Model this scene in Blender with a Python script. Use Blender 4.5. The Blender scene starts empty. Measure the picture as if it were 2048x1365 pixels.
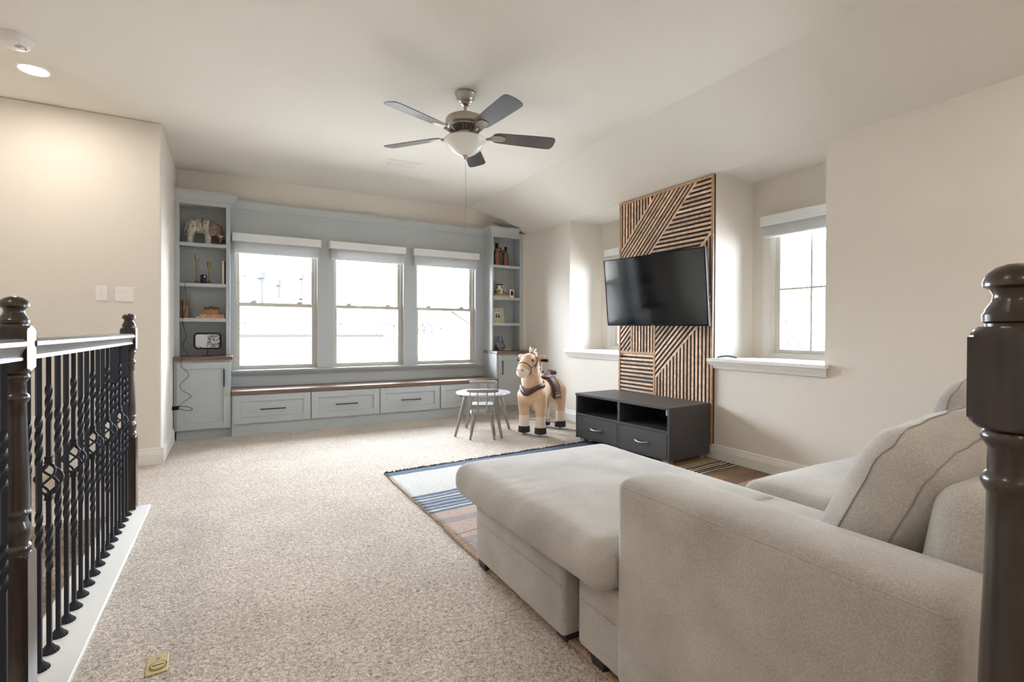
import bpy, bmesh, math, random
from mathutils import Vector, Matrix, Euler, noise
S = bpy.context.scene
col = S.collection
random.seed(7)
R = math.radians
PI = math.pi

# ------------------------------------------------------------------ camera, sky, sun, exposure
F_PX, YAW, PITCH, ROLL, CY, CAM_H = 998.863, -0.511775, 0.00793248, 0.00436188, 669.318, 1.1
def cam_matrix():
    c, s = math.cos(YAW), math.sin(YAW)
    B = Matrix(((1, 0, 0), (0, 0, -1), (0, 1, 0)))
    Ry = Matrix(((c, s, 0), (-s, c, 0), (0, 0, 1)))
    Rp = Matrix(((1, 0, 0), (0, math.cos(PITCH), -math.sin(PITCH)), (0, math.sin(PITCH), math.cos(PITCH))))
    Rr = Matrix(((math.cos(ROLL), -math.sin(ROLL), 0), (math.sin(ROLL), math.cos(ROLL), 0), (0, 0, 1)))
    return Rr @ Rp @ B @ Ry
M = cam_matrix()
cd = bpy.data.cameras.new('camera')
cd.sensor_fit = 'HORIZONTAL'; cd.sensor_width = 36.0
cd.lens = F_PX / 2048 * 36.0
cd.shift_y = -(682.5 - CY) / 2048
cd.clip_start = 0.02; cd.clip_end = 300
cam = bpy.data.objects.new('camera', cd); col.objects.link(cam)
rot = Matrix((M[0], -M[1], -M[2])).transposed()
cam.matrix_world = Matrix.Translation((0, 0, CAM_H)) @ rot.to_4x4()
S.camera = cam

SKY = 27.0
w = bpy.data.worlds.new('sky'); S.world = w; w.use_nodes = True
nt = w.node_tree
bg = nt.nodes['Background']
bg.inputs[0].default_value = (0.82, 0.90, 1.0, 1); bg.inputs[1].default_value = SKY

sd = bpy.data.lights.new('sun', 'SUN'); sd.energy = 100.0; sd.angle = R(2); sd.color = (1.0, 0.97, 0.93)
so = bpy.data.objects.new('sun', sd); col.objects.link(so)
so.rotation_euler = Vector((0.7, 0.14, -0.75)).to_track_quat('-Z', 'Y').to_euler()

S.view_settings.view_transform = 'Standard'
S.view_settings.look = 'None'
S.view_settings.exposure = 0.80
S.view_settings.gamma = 1.0
S.view_settings.use_curve_mapping = False
S.cycles.max_bounces = 10; S.cycles.diffuse_bounces = 6; S.cycles.glossy_bounces = 3
S.cycles.transparent_max_bounces = 12
S.cycles.sample_clamp_indirect = 6.0
S.cycles.caustics_reflective = False; S.cycles.caustics_refractive = False
try:
    S.cycles.use_denoising = True; S.cycles.denoiser = 'OPENIMAGEDENOISE'
except Exception:
    pass

def portal(loc, rot, sx, sy):                    # tells the renderer where daylight comes in; gives off no light itself
    l = bpy.data.lights.new('daylight_portal', 'AREA'); l.shape = 'RECTANGLE'; l.size = sx; l.size_y = sy
    l.cycles.is_portal = True
    o = bpy.data.objects.new('daylight_portal', l); col.objects.link(o); o.location = loc; o.rotation_euler = rot

# ------------------------------------------------------------------ materials
def srgb(r, g, b):
    f = lambda v: (v / 255 / 12.92) if v / 255 <= 0.04045 else ((v / 255 + 0.055) / 1.055) ** 2.4
    return (f(r), f(g), f(b), 1)
def mk(name, c, rough=0.5, metal=0.0, bump=None, var=None, sheen=0.0, coat=0.0, spec=0.5, stretch=None, trans=0.0, rand=0.0, emis=None):
    m = bpy.data.materials.new(name); m.use_nodes = True
    n = m.node_tree.nodes; L = m.node_tree.links
    b = n['Principled BSDF']
    c = srgb(*c) if max(c) > 1.001 else (*c[:3], 1)
    b.inputs['Base Color'].default_value = c
    b.inputs['Roughness'].default_value = rough
    b.inputs['Metallic'].default_value = metal
    b.inputs['Specular IOR Level'].default_value = spec
    b.inputs['Coat Weight'].default_value = coat
    b.inputs['Coat Roughness'].default_value = 0.15
    b.inputs['Sheen Weight'].default_value = sheen
    b.inputs['Transmission Weight'].default_value = trans
    if emis:
        b.inputs['Emission Color'].default_value = (*emis[0], 1); b.inputs['Emission Strength'].default_value = emis[1]
    src = None
    if bump or var or rand:
        tc = n.new('ShaderNodeTexCoord'); src = tc.outputs['Object']
        if stretch:
            mp = n.new('ShaderNodeMapping'); mp.inputs['Scale'].default_value = stretch
            L.new(src, mp.inputs['Vector']); src = mp.outputs[0]
    out = None
    if var:
        sc, amt = var[0], var[1]
        t = n.new('ShaderNodeTexNoise'); t.inputs['Scale'].default_value = sc; t.inputs['Detail'].default_value = 4
        L.new(src, t.inputs['Vector'])
        r = n.new('ShaderNodeMapRange'); r.inputs[1].default_value = 0.3; r.inputs[2].default_value = 0.7
        r.inputs[3].default_value = 1 - amt; r.inputs[4].default_value = 1 + amt
        L.new(t.outputs['Fac'], r.inputs[0])
        mx = n.new('ShaderNodeVectorMath'); mx.operation = 'SCALE'
        mx.inputs[0].default_value = c[:3]; L.new(r.outputs[0], mx.inputs['Scale'])
        out = mx.outputs[0]
    if rand:
        oi = n.new('ShaderNodeObjectInfo')
        r = n.new('ShaderNodeMapRange'); r.inputs[3].default_value = 1 - rand; r.inputs[4].default_value = 1 + rand
        L.new(oi.outputs['Random'], r.inputs[0])
        mx = n.new('ShaderNodeVectorMath'); mx.operation = 'SCALE'
        if out: L.new(out, mx.inputs[0])
        else: mx.inputs[0].default_value = c[:3]
        L.new(r.outputs[0], mx.inputs['Scale']); out = mx.outputs[0]
    if out: L.new(out, b.inputs['Base Color'])
    if bump:
        t = n.new('ShaderNodeTexNoise'); t.inputs['Scale'].default_value = bump[0]; t.inputs['Detail'].default_value = 3
        L.new(src, t.inputs['Vector'])
        bp = n.new('ShaderNodeBump'); bp.inputs['Strength'].default_value = bump[1]; bp.inputs['Distance'].default_value = bump[2]
        L.new(t.outputs['Fac'], bp.inputs['Height']); L.new(bp.outputs[0], b.inputs['Normal'])
    return m

def emit(name, c, s):
    m = bpy.data.materials.new(name); m.use_nodes = True
    n = m.node_tree.nodes; n.remove(n['Principled BSDF'])
    e = n.new('ShaderNodeEmission'); e.inputs[0].default_value = (*c, 1); e.inputs[1].default_value = s
    m.node_tree.links.new(e.outputs[0], n['Material Output'].inputs[0]); return m

def glass_mat():
    m = bpy.data.materials.new('window_glass'); m.use_nodes = True
    n = m.node_tree.nodes; L = m.node_tree.links; n.remove(n['Principled BSDF'])
    t = n.new('ShaderNodeBsdfTransparent'); t.inputs[0].default_value = (0.955, 0.96, 0.96, 1)
    g = n.new('ShaderNodeBsdfGlossy'); g.inputs['Roughness'].default_value = 0.02
    f = n.new('ShaderNodeFresnel'); f.inputs[0].default_value = 1.3
    x = n.new('ShaderNodeMixShader')
    L.new(f.outputs[0], x.inputs[0]); L.new(t.outputs[0], x.inputs[1]); L.new(g.outputs[0], x.inputs[2])
    L.new(x.outputs[0], n['Material Output'].inputs[0]); return m

M_WALL = mk('wall_paint', (224, 218, 209), 0.85, bump=(85, 0.25, 0.004))
M_CEIL = mk('ceiling_paint', (230, 226, 218), 0.9, bump=(75, 0.35, 0.004))
M_TRIM = mk('white_trim_paint', (232, 230, 226), 0.4)
M_BLUE = mk('grey_blue_paint', (181, 187, 190), 0.45)
M_BLUE_IN = mk('grey_blue_shelf_paint', (150, 157, 160), 0.5)
M_VINYL = mk('window_vinyl', (205, 200, 190), 0.45)
M_BLIND = mk('white_blind', (228, 230, 232), 0.5)
M_GLASS = glass_mat()
M_OAK = mk('brown_stained_wood', (116, 90, 70), 0.4, var=(6, 0.3), stretch=(1, 8, 20), coat=0.2)
M_BLACK = mk('black_metal', (22, 22, 25), 0.4, metal=0.6)
M_IRON = mk('wrought_iron', (40, 41, 48), 0.6, metal=0.0, spec=0.25)
M_NEWEL = mk('dark_stained_newel', (46, 34, 28), 0.3, var=(9, 0.5), stretch=(7, 7, 0.8), coat=0.45, spec=0.45, bump=(40, 0.12, 0.002))
M_RAIL = mk('dark_stained_handrail', (60, 50, 44), 0.32, var=(9, 0.4), stretch=(9, 1, 9), coat=1.0, spec=1.0, bump=(40, 0.35, 0.003))
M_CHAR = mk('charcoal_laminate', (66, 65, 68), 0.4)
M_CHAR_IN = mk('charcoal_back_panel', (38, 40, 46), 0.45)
M_NICKEL = mk('brushed_nickel', (176, 170, 160), 0.32, metal=0.9)
M_CHROME = mk('polished_nickel', (160, 160, 160), 0.3, metal=1.0)
M_BRASS = mk('antique_brass', (150, 132, 86), 0.3, metal=0.9)
M_WHITE = mk('white_plastic', (236, 234, 230), 0.35)
M_GREYWOOD = mk('grey_painted_wood', (146, 141, 136), 0.4)
M_GREYTOP = mk('grey_lacquered_top', (200, 200, 205), 0.15, coat=0.6)

# ------------------------------------------------------------------ geometry helpers
def rmap(size, r, puff, fn):
    hx, hy, hz = [q / 2 for q in size]; r = min(r, hx, hy, hz)
    def f(p):
        q = Vector(p); inner = Vector((max(-hx + r, min(hx - r, q.x)), max(-hy + r, min(hy - r, q.y)), max(-hz + r, min(hz - r, q.z))))
        d = q - inner
        if d.length > 1e-9: q = inner + d.normalized() * r
        u, v, t = q.x / hx, q.y / hy, q.z / hz
        q = q + Vector(((1 - v * v) * (1 - t * t) * puff[0] * u, (1 - u * u) * (1 - t * t) * puff[1] * v, (1 - u * u) * (1 - v * v) * puff[2] * t))
        if fn: q = Vector(fn(q, (u, v, t)))
        return q
    return f
class G:
    def __init__(s): s.v = []; s.f = []
    def add(s, vs, fs):
        k = len(s.v); s.v += [tuple(p) for p in vs]; s.f += [tuple(i + k for i in f) for f in fs]; return s
    def box(s, a, b):
        (x0, y0, z0), (x1, y1, z1) = a, b
        return s.add([(x0, y0, z0), (x1, y0, z0), (x1, y1, z0), (x0, y1, z0), (x0, y0, z1), (x1, y0, z1), (x1, y1, z1), (x0, y1, z1)],
                     [(0, 3, 2, 1), (4, 5, 6, 7), (0, 1, 5, 4), (1, 2, 6, 5), (2, 3, 7, 6), (3, 0, 4, 7)])
    def prism(s, poly, axis, lo, hi):
        n = len(poly)
        mp = {'x': lambda p, t: (t, p[0], p[1]), 'y': lambda p, t: (p[0], t, p[1]), 'z': lambda p, t: (p[0], p[1], t)}[axis]
        vs = [mp(p, lo) for p in poly] + [mp(p, hi) for p in poly]
        fs = [tuple(range(n)), tuple(range(2 * n - 1, n - 1, -1))] + [(i, i + n, (i + 1) % n + n, (i + 1) % n) for i in range(n)]
        return s.add(vs, fs)
    def lathe(s, prof, c=(0, 0, 0), n=24, mtx=None):
        vs = []; fs = []; m = len(prof)
        for r, z in prof:
            for k in range(n):
                a = 2 * PI * k / n; p = Vector((r * math.cos(a), r * math.sin(a), z))
                if mtx: p = mtx @ p
                vs.append((p.x + c[0], p.y + c[1], p.z + c[2]))
        for i in range(m - 1):
            for k in range(n):
                k2 = (k + 1) % n
                fs.append((i * n + k, i * n + k2, (i + 1) * n + k2, (i + 1) * n + k))
        if prof[0][0] > 1e-5: fs.append(tuple(range(n - 1, -1, -1)))
        if prof[-1][0] > 1e-5: fs.append(tuple((m - 1) * n + k for k in range(n)))
        return s.add(vs, fs)
    def tube(s, path, r, n=8, closed=False, flat=None):
        P = [Vector(p) for p in path]; m = len(P); vs = []; fs = []
        up = None
        for i, p in enumerate(P):
            if closed: t = P[(i + 1) % m] - P[i - 1]
            else: t = P[min(i + 1, m - 1)] - P[max(i - 1, 0)]
            t.normalize()
            if up is None:
                up = Vector((0, 0, 1)) if abs(t.z) < 0.9 else Vector((1, 0, 0))
            a = t.cross(up)
            if a.length < 1e-6: a = t.orthogonal()
            a.normalize(); up = a.cross(t).normalized()
            rr = r[i] if isinstance(r, (list, tuple)) else r
            f2 = flat or 1.0
            for k in range(n):
                th = 2 * PI * k / n + (PI / 4 if n == 4 else 0)
                q = p + a * (math.cos(th) * rr) + up * (math.sin(th) * rr * f2); vs.append(tuple(q))
        for i in range(m if closed else m - 1):
            j = (i + 1) % m
            for k in range(n):
                k2 = (k + 1) % n; fs.append((i * n + k, i * n + k2, j * n + k2, j * n + k))
        if not closed:
            fs.append(tuple(range(n - 1, -1, -1))); fs.append(tuple((m - 1) * n + k for k in range(n)))
        return s.add(vs, fs)
    def rbox(s, c, size, r, seg=10, puff=(0, 0, 0), fn=None):
        """rounded box on a subdivided cube; puff bulges each face pair; fn moves points"""
        hx, hy, hz = [q / 2 for q in size]; r = min(r, hx, hy, hz)
        pts = {}; vs = []; fs = []
        mapper = rmap(size, r, puff, fn)
        def axis_vals(h):
            out = [-h]; 
            for k in range(1, 4): out.append(-h + r * k / 3)
            m = max(2, int(seg * (h - r) / max(hx, hy, hz)) + 1) if h - r > 1e-4 else 1
            lo, hi = -h + r, h - r
            for k in range(1, m): out.append(lo + (hi - lo) * k / m)
            for k in range(0, 4): out.append(h - r + r * k / 3)
            res = []
            for q in out:
                if not res or q - res[-1] > 1e-6: res.append(q)
            return res
        A = [axis_vals(hx), axis_vals(hy), axis_vals(hz)]
        def vid(p):
            key = tuple(round(q, 6) for q in p)
            if key in pts: return pts[key]
            q = mapper(p)
            vs.append((q.x + c[0], q.y + c[1], q.z + c[2])); pts[key] = len(vs) - 1
            return pts[key]
        H = (hx, hy, hz)
        for ax in range(3):
            b, d = (ax + 1) % 3, (ax + 2) % 3
            for sgn in (-1, 1):
                for i in range(len(A[b]) - 1):
                    for j in range(len(A[d]) - 1):
                        q = []
                        for (ii, jj) in ((i, j), (i + 1, j), (i + 1, j + 1), (i, j + 1)):
                            p = [0, 0, 0]; p[ax] = sgn * H[ax]; p[b] = A[b][ii]; p[d] = A[d][jj]; q.append(vid(p))
                        if sgn < 0: q.reverse()
                        if len(set(q)) >= 3:
                            u = []
                            for k in q:
                                if k not in u: u.append(k)
                            fs.append(tuple(u))
        return s.add(vs, fs)
    def xf(s, m, start=0):
        s.v[start:] = [tuple(m @ Vector(p)) for p in s.v[start:]]; return s
    def build(s, name, mat, parent=None, loc=(0, 0, 0), smooth=None, bevel=0, seg=2, fix=True):
        me = bpy.data.meshes.new(name); me.from_pydata(s.v, [], s.f); me.update()
        if fix:
            bm = bmesh.new(); bm.from_mesh(me); bmesh.ops.recalc_face_normals(bm, faces=bm.faces); bm.to_mesh(me); bm.free()
        me.materials.append(mat)
        if smooth:
            me.polygons.foreach_set('use_smooth', [True] * len(me.polygons))
            me.set_sharp_from_angle(angle=R(smooth))
        o = bpy.data.objects.new(name, me); col.objects.link(o); o.location = loc
        if parent: o.parent = parent
        if bevel:
            b = o.modifiers.new('bevel', 'BEVEL'); b.width = bevel; b.segments = seg; b.limit_method = 'ANGLE'; b.angle_limit = R(40)
            if not smooth:
                me.polygons.foreach_set('use_smooth', [True] * len(me.polygons)); me.set_sharp_from_angle(angle=R(40))
                b.harden_normals = True
        return o

def tag(o, label=None, cat=None, group=None, kind=None):
    if label: o['label'] = label
    if cat: o['category'] = cat
    if group: o['group'] = group
    if kind: o['kind'] = kind
    return o
def thing(name, label, cat, loc=(0, 0, 0), rz=0, group=None):
    o = bpy.data.objects.new(name, None); o.empty_display_size = 0.1; col.objects.link(o)
    o.location = loc; o.rotation_euler = (0, 0, rz)
    return tag(o, label, cat, group)
def root_struct(name, loc=(0, 0, 0)):
    o = bpy.data.objects.new(name, None); col.objects.link(o); o.location = loc; o['kind'] = 'structure'; return o
def struct(g, name, mat, **k):
    o = g.build(name, mat, **k)
    if not o.parent: o['kind'] = 'structure'
    return o
def copy_tree(o, parent=None):
    c = o.copy(); col.objects.link(c)
    if parent: c.parent = parent
    for ch in list(o.children): copy_tree(ch, c)
    return c
def holes_wall(g, us, vs, holes, mkbox):
    U = sorted(set([us[0], us[1]] + [h[i] for h in holes for i in (0, 1)])); V = sorted(set([vs[0], vs[1]] + [h[i] for h in holes for i in (2, 3)]))
    U = [u for u in U if us[0] <= u <= us[1]]; V = [v for v in V if vs[0] <= v <= vs[1]]
    for a, b in zip(U, U[1:]):
        run = None
        for c, d in zip(V, V[1:]):
            mu, mv = (a + b) / 2, (c + d) / 2
            solid = not any(h[0] < mu < h[1] and h[2] < mv < h[3] for h in holes)
            if solid: run = (run[0], d) if run else (c, d)
            if (not solid) and run: g.box(*mkbox(a, b, *run)); run = None
        if run: g.box(*mkbox(a, b, *run))
    return g
def blob(name, fn, mat, parent, voxel=0.008, smooth_it=4):
    """one continuous skin over several overlapping shapes"""
    g = G(); fn(g)
    me = bpy.data.meshes.new(name); me.from_pydata(g.v, [], g.f); me.update()
    bm = bmesh.new(); bm.from_mesh(me); bmesh.ops.recalc_face_normals(bm, faces=bm.faces); bm.to_mesh(me); bm.free()
    t = bpy.data.objects.new('tmp', me); col.objects.link(t)
    r = t.modifiers.new('r', 'REMESH'); r.mode = 'VOXEL'; r.voxel_size = voxel
    s = t.modifiers.new('s', 'SMOOTH'); s.iterations = smooth_it; s.factor = 0.5
    dg = bpy.context.evaluated_depsgraph_get(); dg.update()
    m2 = bpy.data.meshes.new_from_object(t.evaluated_get(dg)); m2.name = name
    bpy.data.objects.remove(t); bpy.data.meshes.remove(me)
    m2.materials.clear(); m2.materials.append(mat)
    m2.polygons.foreach_set('use_smooth', [True] * len(m2.polygons))
    o = bpy.data.objects.new(name, m2); col.objects.link(o)
    if parent: o.parent = parent
    return o
def ball(g, c, r, n=14, rot=None):
    rx, ry, rz = r if isinstance(r, (tuple, list)) else (r, r, r)
    vs = []; fs = []; m = n
    for i in range(1, m):
        th = PI * i / m
        for k in range(n):
            a = 2 * PI * k / n; p = Vector((rx * math.sin(th) * math.cos(a), ry * math.sin(th) * math.sin(a), rz * math.cos(th)))
            if rot: p = rot @ p
            vs.append((p.x + c[0], p.y + c[1], p.z + c[2]))
    for q in ((0, 0, rz), (0, 0, -rz)):
        p = Vector(q)
        if rot: p = rot @ p
        vs.append((p.x + c[0], p.y + c[1], p.z + c[2]))
    T, B = len(vs) - 2, len(vs) - 1
    for i in range(m - 2):
        for k in range(n):
            k2 = (k + 1) % n; fs.append((i * n + k, (i + 1) * n + k, (i + 1) * n + k2, i * n + k2))
    for k in range(n):
        k2 = (k + 1) % n; fs.append((T, k, k2)); fs.append((B, (m - 2) * n + k2, (m - 2) * n + k))
    return g.add(vs, fs)
def limb(g, pts, rads, n=14):
    P = [Vector(p) for p in pts]
    for i in range(len(P) - 1):
        L = (P[i + 1] - P[i]).length; k = max(2, int(L / (min(rads[i], rads[i + 1]) * 0.45)))
        for j in range(k + 1):
            t = j / k; ball(g, tuple(P[i].lerp(P[i + 1], t)), rads[i] + (rads[i + 1] - rads[i]) * t, n)
    return g

# ------------------------------------------------------------------ the room
XL, XR, YB, YW, ZC = -1.72, 3.62, -2.6, 6.27, 2.775
XA, ZS, XBRK = 4.12, 2.45, 2.83          # alcove back wall, low ceiling edge, ceiling break
WIN = [(0.016, 0.894), (1.052, 1.934), (2.075, 2.948)]
WZ = (0.645, 2.10)

M_CARPET = bpy.data.materials.new('cut_pile_carpet'); M_CARPET.use_nodes = True
def carpet_nodes(m):
    n = m.node_tree.nodes; L = m.node_tree.links; b = n['Principled BSDF']
    b.inputs['Roughness'].default_value = 0.95; b.inputs['Specular IOR Level'].default_value = 0.1
    b.inputs['Sheen Weight'].default_value = 0.25
    tc = n.new('ShaderNodeTexCoord')
    a = n.new('ShaderNodeTexNoise'); a.inputs['Scale'].default_value = 78; a.inputs['Detail'].default_value = 3; a.inputs['Roughness'].default_value = 0.6
    a.inputs['Distortion'].default_value = 1.2
    L.new(tc.outputs['Object'], a.inputs['Vector'])
    c = n.new('ShaderNodeTexNoise'); c.inputs['Scale'].default_value = 2.6; c.inputs['Detail'].default_value = 3; c.inputs['Distortion'].default_value = 0.8
    L.new(tc.outputs['Object'], c.inputs['Vector'])
    r = n.new('ShaderNodeValToRGB'); r.color_ramp.elements[0].position = 0.3; r.color_ramp.elements[1].position = 0.62
    r.color_ramp.elements[0].color = srgb(134, 118, 101); r.color_ramp.elements[1].color = srgb(227, 214, 199)
    L.new(a.outputs['Fac'], r.inputs[0])
    mr = n.new('ShaderNodeMapRange'); mr.inputs[1].default_value = 0.35; mr.inputs[2].default_value = 0.65; mr.inputs[3].default_value = 0.93; mr.inputs[4].default_value = 1.06
    L.new(c.outputs['Fac'], mr.inputs[0])
    vm = n.new('ShaderNodeVectorMath'); vm.operation = 'SCALE'; L.new(r.outputs[0], vm.inputs[0]); L.new(mr.outputs[0], vm.inputs['Scale'])
    L.new(vm.outputs[0], b.inputs['Base Color'])
    bp = n.new('ShaderNodeBump'); bp.inputs['Strength'].default_value = 1.0; bp.inputs['Distance'].default_value = 0.012
    L.new(a.outputs['Fac'], bp.inputs['Height']); L.new(bp.outputs[0], b.inputs['Normal'])
carpet_nodes(M_CARPET)

g = G().box((-0.62, YB, -0.25), (XR + 0.02, YW, 0)).box((XL, 3.70, -0.25), (-0.62, 4.98, 0))
struct(g, 'floor', M_CARPET)
g = G().box((XL - 0.1, YB, ZC), (XBRK, YW + 0.1, ZC + 0.12))
g.prism([(XBRK, ZC), (XR, ZS), (XR, ZS + 0.13), (XBRK, ZC + 0.13)], 'y', YB, YW + 0.1)
g.box((XR, YB, ZS), (XA + 0.16, YW + 0.1, ZS + 0.13))
struct(g, 'ceiling', M_CEIL)
# window wall (cream), painted panelling in front of its lower part
holes = [(a, b, WZ[0] - 0.02, WZ[1]) for a, b in WIN]
g = holes_wall(G(), (-0.6, XR + 0.5), (-0.25, ZC + 0.1), holes, lambda a, b, c, d: ((a, YW, c), (b, YW + 0.14, d)))
struct(g, 'wall_back', M_WALL)
g = holes_wall(G(), (-0.02, 3.09), (0.47, 2.45), holes, lambda a, b, c, d: ((a, YW - 0.012, c), (b, YW, d)))
struct(g, 'trim_1', M_BLUE)
def crown_profile(proj, h):                                # (out, down) pairs, from the wall face
    return [(0, 0), (proj, 0), (proj, -0.016), (proj * 0.9, -0.022), (proj * 0.72, -h * 0.42), (proj * 0.4, -h * 0.62), (proj * 0.34, -h * 0.70),
            (proj * 0.34, -h * 0.76), (proj * 0.22, -h * 0.8), (proj * 0.22, -h * 0.9), (proj * 0.12, -h), (0, -h)]
g = G().prism([(YW - 0.012 - o, 2.503 + d) for o, d in crown_profile(0.065, 0.115)], 'x', -0.0, 3.09)
struct(g, 'trim_2', M_BLUE, smooth=25)
# window stool and apron of the three windows
g = G().box((-0.0, YW - 0.07, 0.63), (3.065, YW + 0.06, 0.65))
g.prism([(YW - 0.012, 0.63), (YW - 0.055, 0.63), (YW - 0.05, 0.612), (YW - 0.03, 0.598), (YW - 0.03, 0.590), (YW - 0.022, 0.583), (YW - 0.012, 0.583)], 'x', 0.0, 3.065)
struct(g, 'trim_3', M_BLUE, bevel=0.004)
g = G().box((-0.0, YW - 0.03, 0.464), (3.065, YW - 0.012, 0.497)); struct(g, 'trim_4', M_BLUE, bevel=0.004)
# short return wall, switch wall, stair side and the two walls out of view
g = G().prism([(XL, 4.96), (-0.5, 4.96), (-0.5, YW), (-0.62, YW), (-0.62, 5.08), (XL, 5.08)], 'z', -0.25, ZC); struct(g, 'wall_switch', M_WALL, bevel=0.014, seg=3)
g = G().box((XL - 0.12, YB, -2.2), (XL, 5.08, ZC)); struct(g, 'wall_left', M_WALL)
g = G().box((XL - 0.12, YB - 0.12, -2.2), (XA + 0.3, YB, ZC)); struct(g, 'wall_front', M_WALL)
g = G().box((-0.606, YB, -2.2), (-0.5, 3.85, -0.25)).box((XL, 3.705, -2.2), (-0.606, 3.85, -0.25)); struct(g, 'wall_stair', M_WALL)
struct(G().box((XL - 0.12, YB - 0.12, -2.35), (-0.5, 3.85, -2.2)), 'floor_lower', M_CARPET)
# wall with the two window alcoves
ALC = [(1.975, 2.885), (4.08, 5.0)]
SILL = 0.87
g = holes_wall(G(), (YB, YW), (-0.25, ZS), [(a, b, SILL - 0.03, 9) for a, b in ALC], lambda a, b, c, d: ((XR, a, c), (XA, b, d)))
struct(g, 'wall_right', M_WALL)
AW = [(2.0, 2.78), (4.1, 4.88)]; AZ = (0.885, 2.07)
g = holes_wall(G(), (YB, YW + 0.1), (-0.25, ZS), [(a, b, *AZ) for a, b in AW], lambda a, b, c, d: ((XA, a, c), (XA + 0.15, b, d)))
struct(g, 'wall_alcove', M_WALL)
# alcove sills with their mouldings
for k, (a, b) in enumerate(ALC):
    g = G().box((XR - 0.06, a - 0.035 if k == 0 else a - 0.05, SILL - 0.028), (XR, b + 0.04, SILL)).box((XR, a, SILL - 0.028), (XA, b, SILL))
    pr = [(XR, SILL - 0.028), (XR - 0.048, SILL - 0.028), (XR - 0.044, SILL - 0.042), (XR - 0.03, SILL - 0.058), (XR - 0.022, SILL - 0.075), (XR - 0.018, SILL - 0.088), (XR, SILL - 0.088)]
    g.add([(x, a - 0.03 + (XR - x) * -0.0 + (0.03 - (XR - x)) * 0.6, z) for x, z in pr] + [(x, b + 0.03 - (0.03 - (XR - x)) * 0.6, z) for x, z in pr],
          [tuple(range(7)), tuple(range(13, 6, -1))] + [(i, i + 7, (i + 1) % 7 + 7, (i + 1) % 7) for i in range(7)])
    struct(g, 'trim_%d' % (5 + k), M_TRIM, bevel=0.003)
# baseboards
def bb(x0, y0, x1, y1, nx, ny, name, ext=0):
    prof = [(0, 0), (0.016, 0), (0.016, 0.085), (0.013, 0.092), (0.013, 0.1), (0.009, 0.108), (0.009, 0.118), (0.005, 0.13), (0, 0.132)]
    A = Vector((x0, y0, 0)); B = Vector((x1, y1, 0)); N = Vector((nx, ny, 0)); n = len(prof)
    vs = [tuple(A + N * o + Vector((0, 0, z))) for o, z in prof] + [tuple(B + N * o + Vector((0, 0, z))) for o, z in prof]
    g = G().add(vs, [tuple(range(n)), tuple(range(2 * n - 1, n - 1, -1))] + [(i, i + n, (i + 1) % n + n, (i + 1) % n) for i in range(n)])
    struct(g, name, M_TRIM, smooth=20)
bb(XR, YB, XR, 5.86, -1, 0, 'baseboard_right'); bb(XL, 4.96, -0.484, 4.96, 0, -1, 'baseboard_switch'); bb(-0.5, 4.945, -0.5, 5.86, 1, 0, 'baseboard_return')
bb(-0.6, YB, XR, YB, 0, 1, 'baseboard_front')

# ------------------------------------------------------------------ windows
def hung_window(k, a, b):
    w = root_struct('window_%d' % k, (0, YW, 0))
    y0, y1 = 0.05, 0.13
    z0, z1 = 0.65, 2.10
    G().box((a, y0, z0), (a + 0.035, y1, z1)).box((b - 0.035, y0, z0), (b, y1, z1)).box((a + 0.035, y0, z0), (b - 0.035, y1, z0 + 0.02)).box((a + 0.035, y0, z1 - 0.04), (b - 0.035, y1, z1)).build('window_frame', M_VINYL, w, bevel=0.003)
    def sash(x0, x1, c0, c1, ya, yb, nm, rail0, rail1):
        G().box((x0, ya, c0), (x0 + 0.034, yb, c1)).box((x1 - 0.034, ya, c0), (x1, yb, c1)).box((x0 + 0.034, ya, c0), (x1 - 0.034, yb, c0 + rail0)).box((x0 + 0.034, ya, c1 - rail1), (x1 - 0.034, yb, c1)).build(nm, M_VINYL, w, bevel=0.003)
        return G().box((x0 + 0.03, (ya + yb) / 2 - 0.003, c0 + rail0 - 0.004), (x1 - 0.03, (ya + yb) / 2 + 0.003, c1 - rail1 + 0.004)).build('pane', M_GLASS, w)
    sash(a + 0.03, b - 0.03, 1.365, 2.065, 0.09, 0.118, 'upper_sash', 0.035, 0.04)
    sash(a + 0.03, b - 0.03, 0.665, 1.40, 0.055, 0.088, 'lower_sash', 0.03, 0.04)
    for x in (a + 0.2, b - 0.2):
        G().box((x - 0.03, 0.045, 1.395), (x + 0.03, 0.075, 1.412)).tube([(x - 0.02, 0.05, 1.415), (x + 0.035, 0.04, 1.418)], 0.006, 6).build('sash_lock', M_VINYL, w)
    # painted jamb lining
    G().box((a - 0.001, -0.011, z0), (a + 0.012, y0 + 0.01, z1)).box((b - 0.012, -0.011, z0), (b + 0.001, y0 + 0.01, z1)).box((a + 0.012, -0.011, z1 - 0.012), (b - 0.012, y0 + 0.01, z1 + 0.001)).build('jamb', M_BLUE, w)
    portal(((a + b) / 2, YW + 0.16, 1.38), (R(-90), 0, 0), b - a, 1.45)
for k, (a, b) in enumerate(WIN): hung_window(k + 1, a, b)
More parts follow.
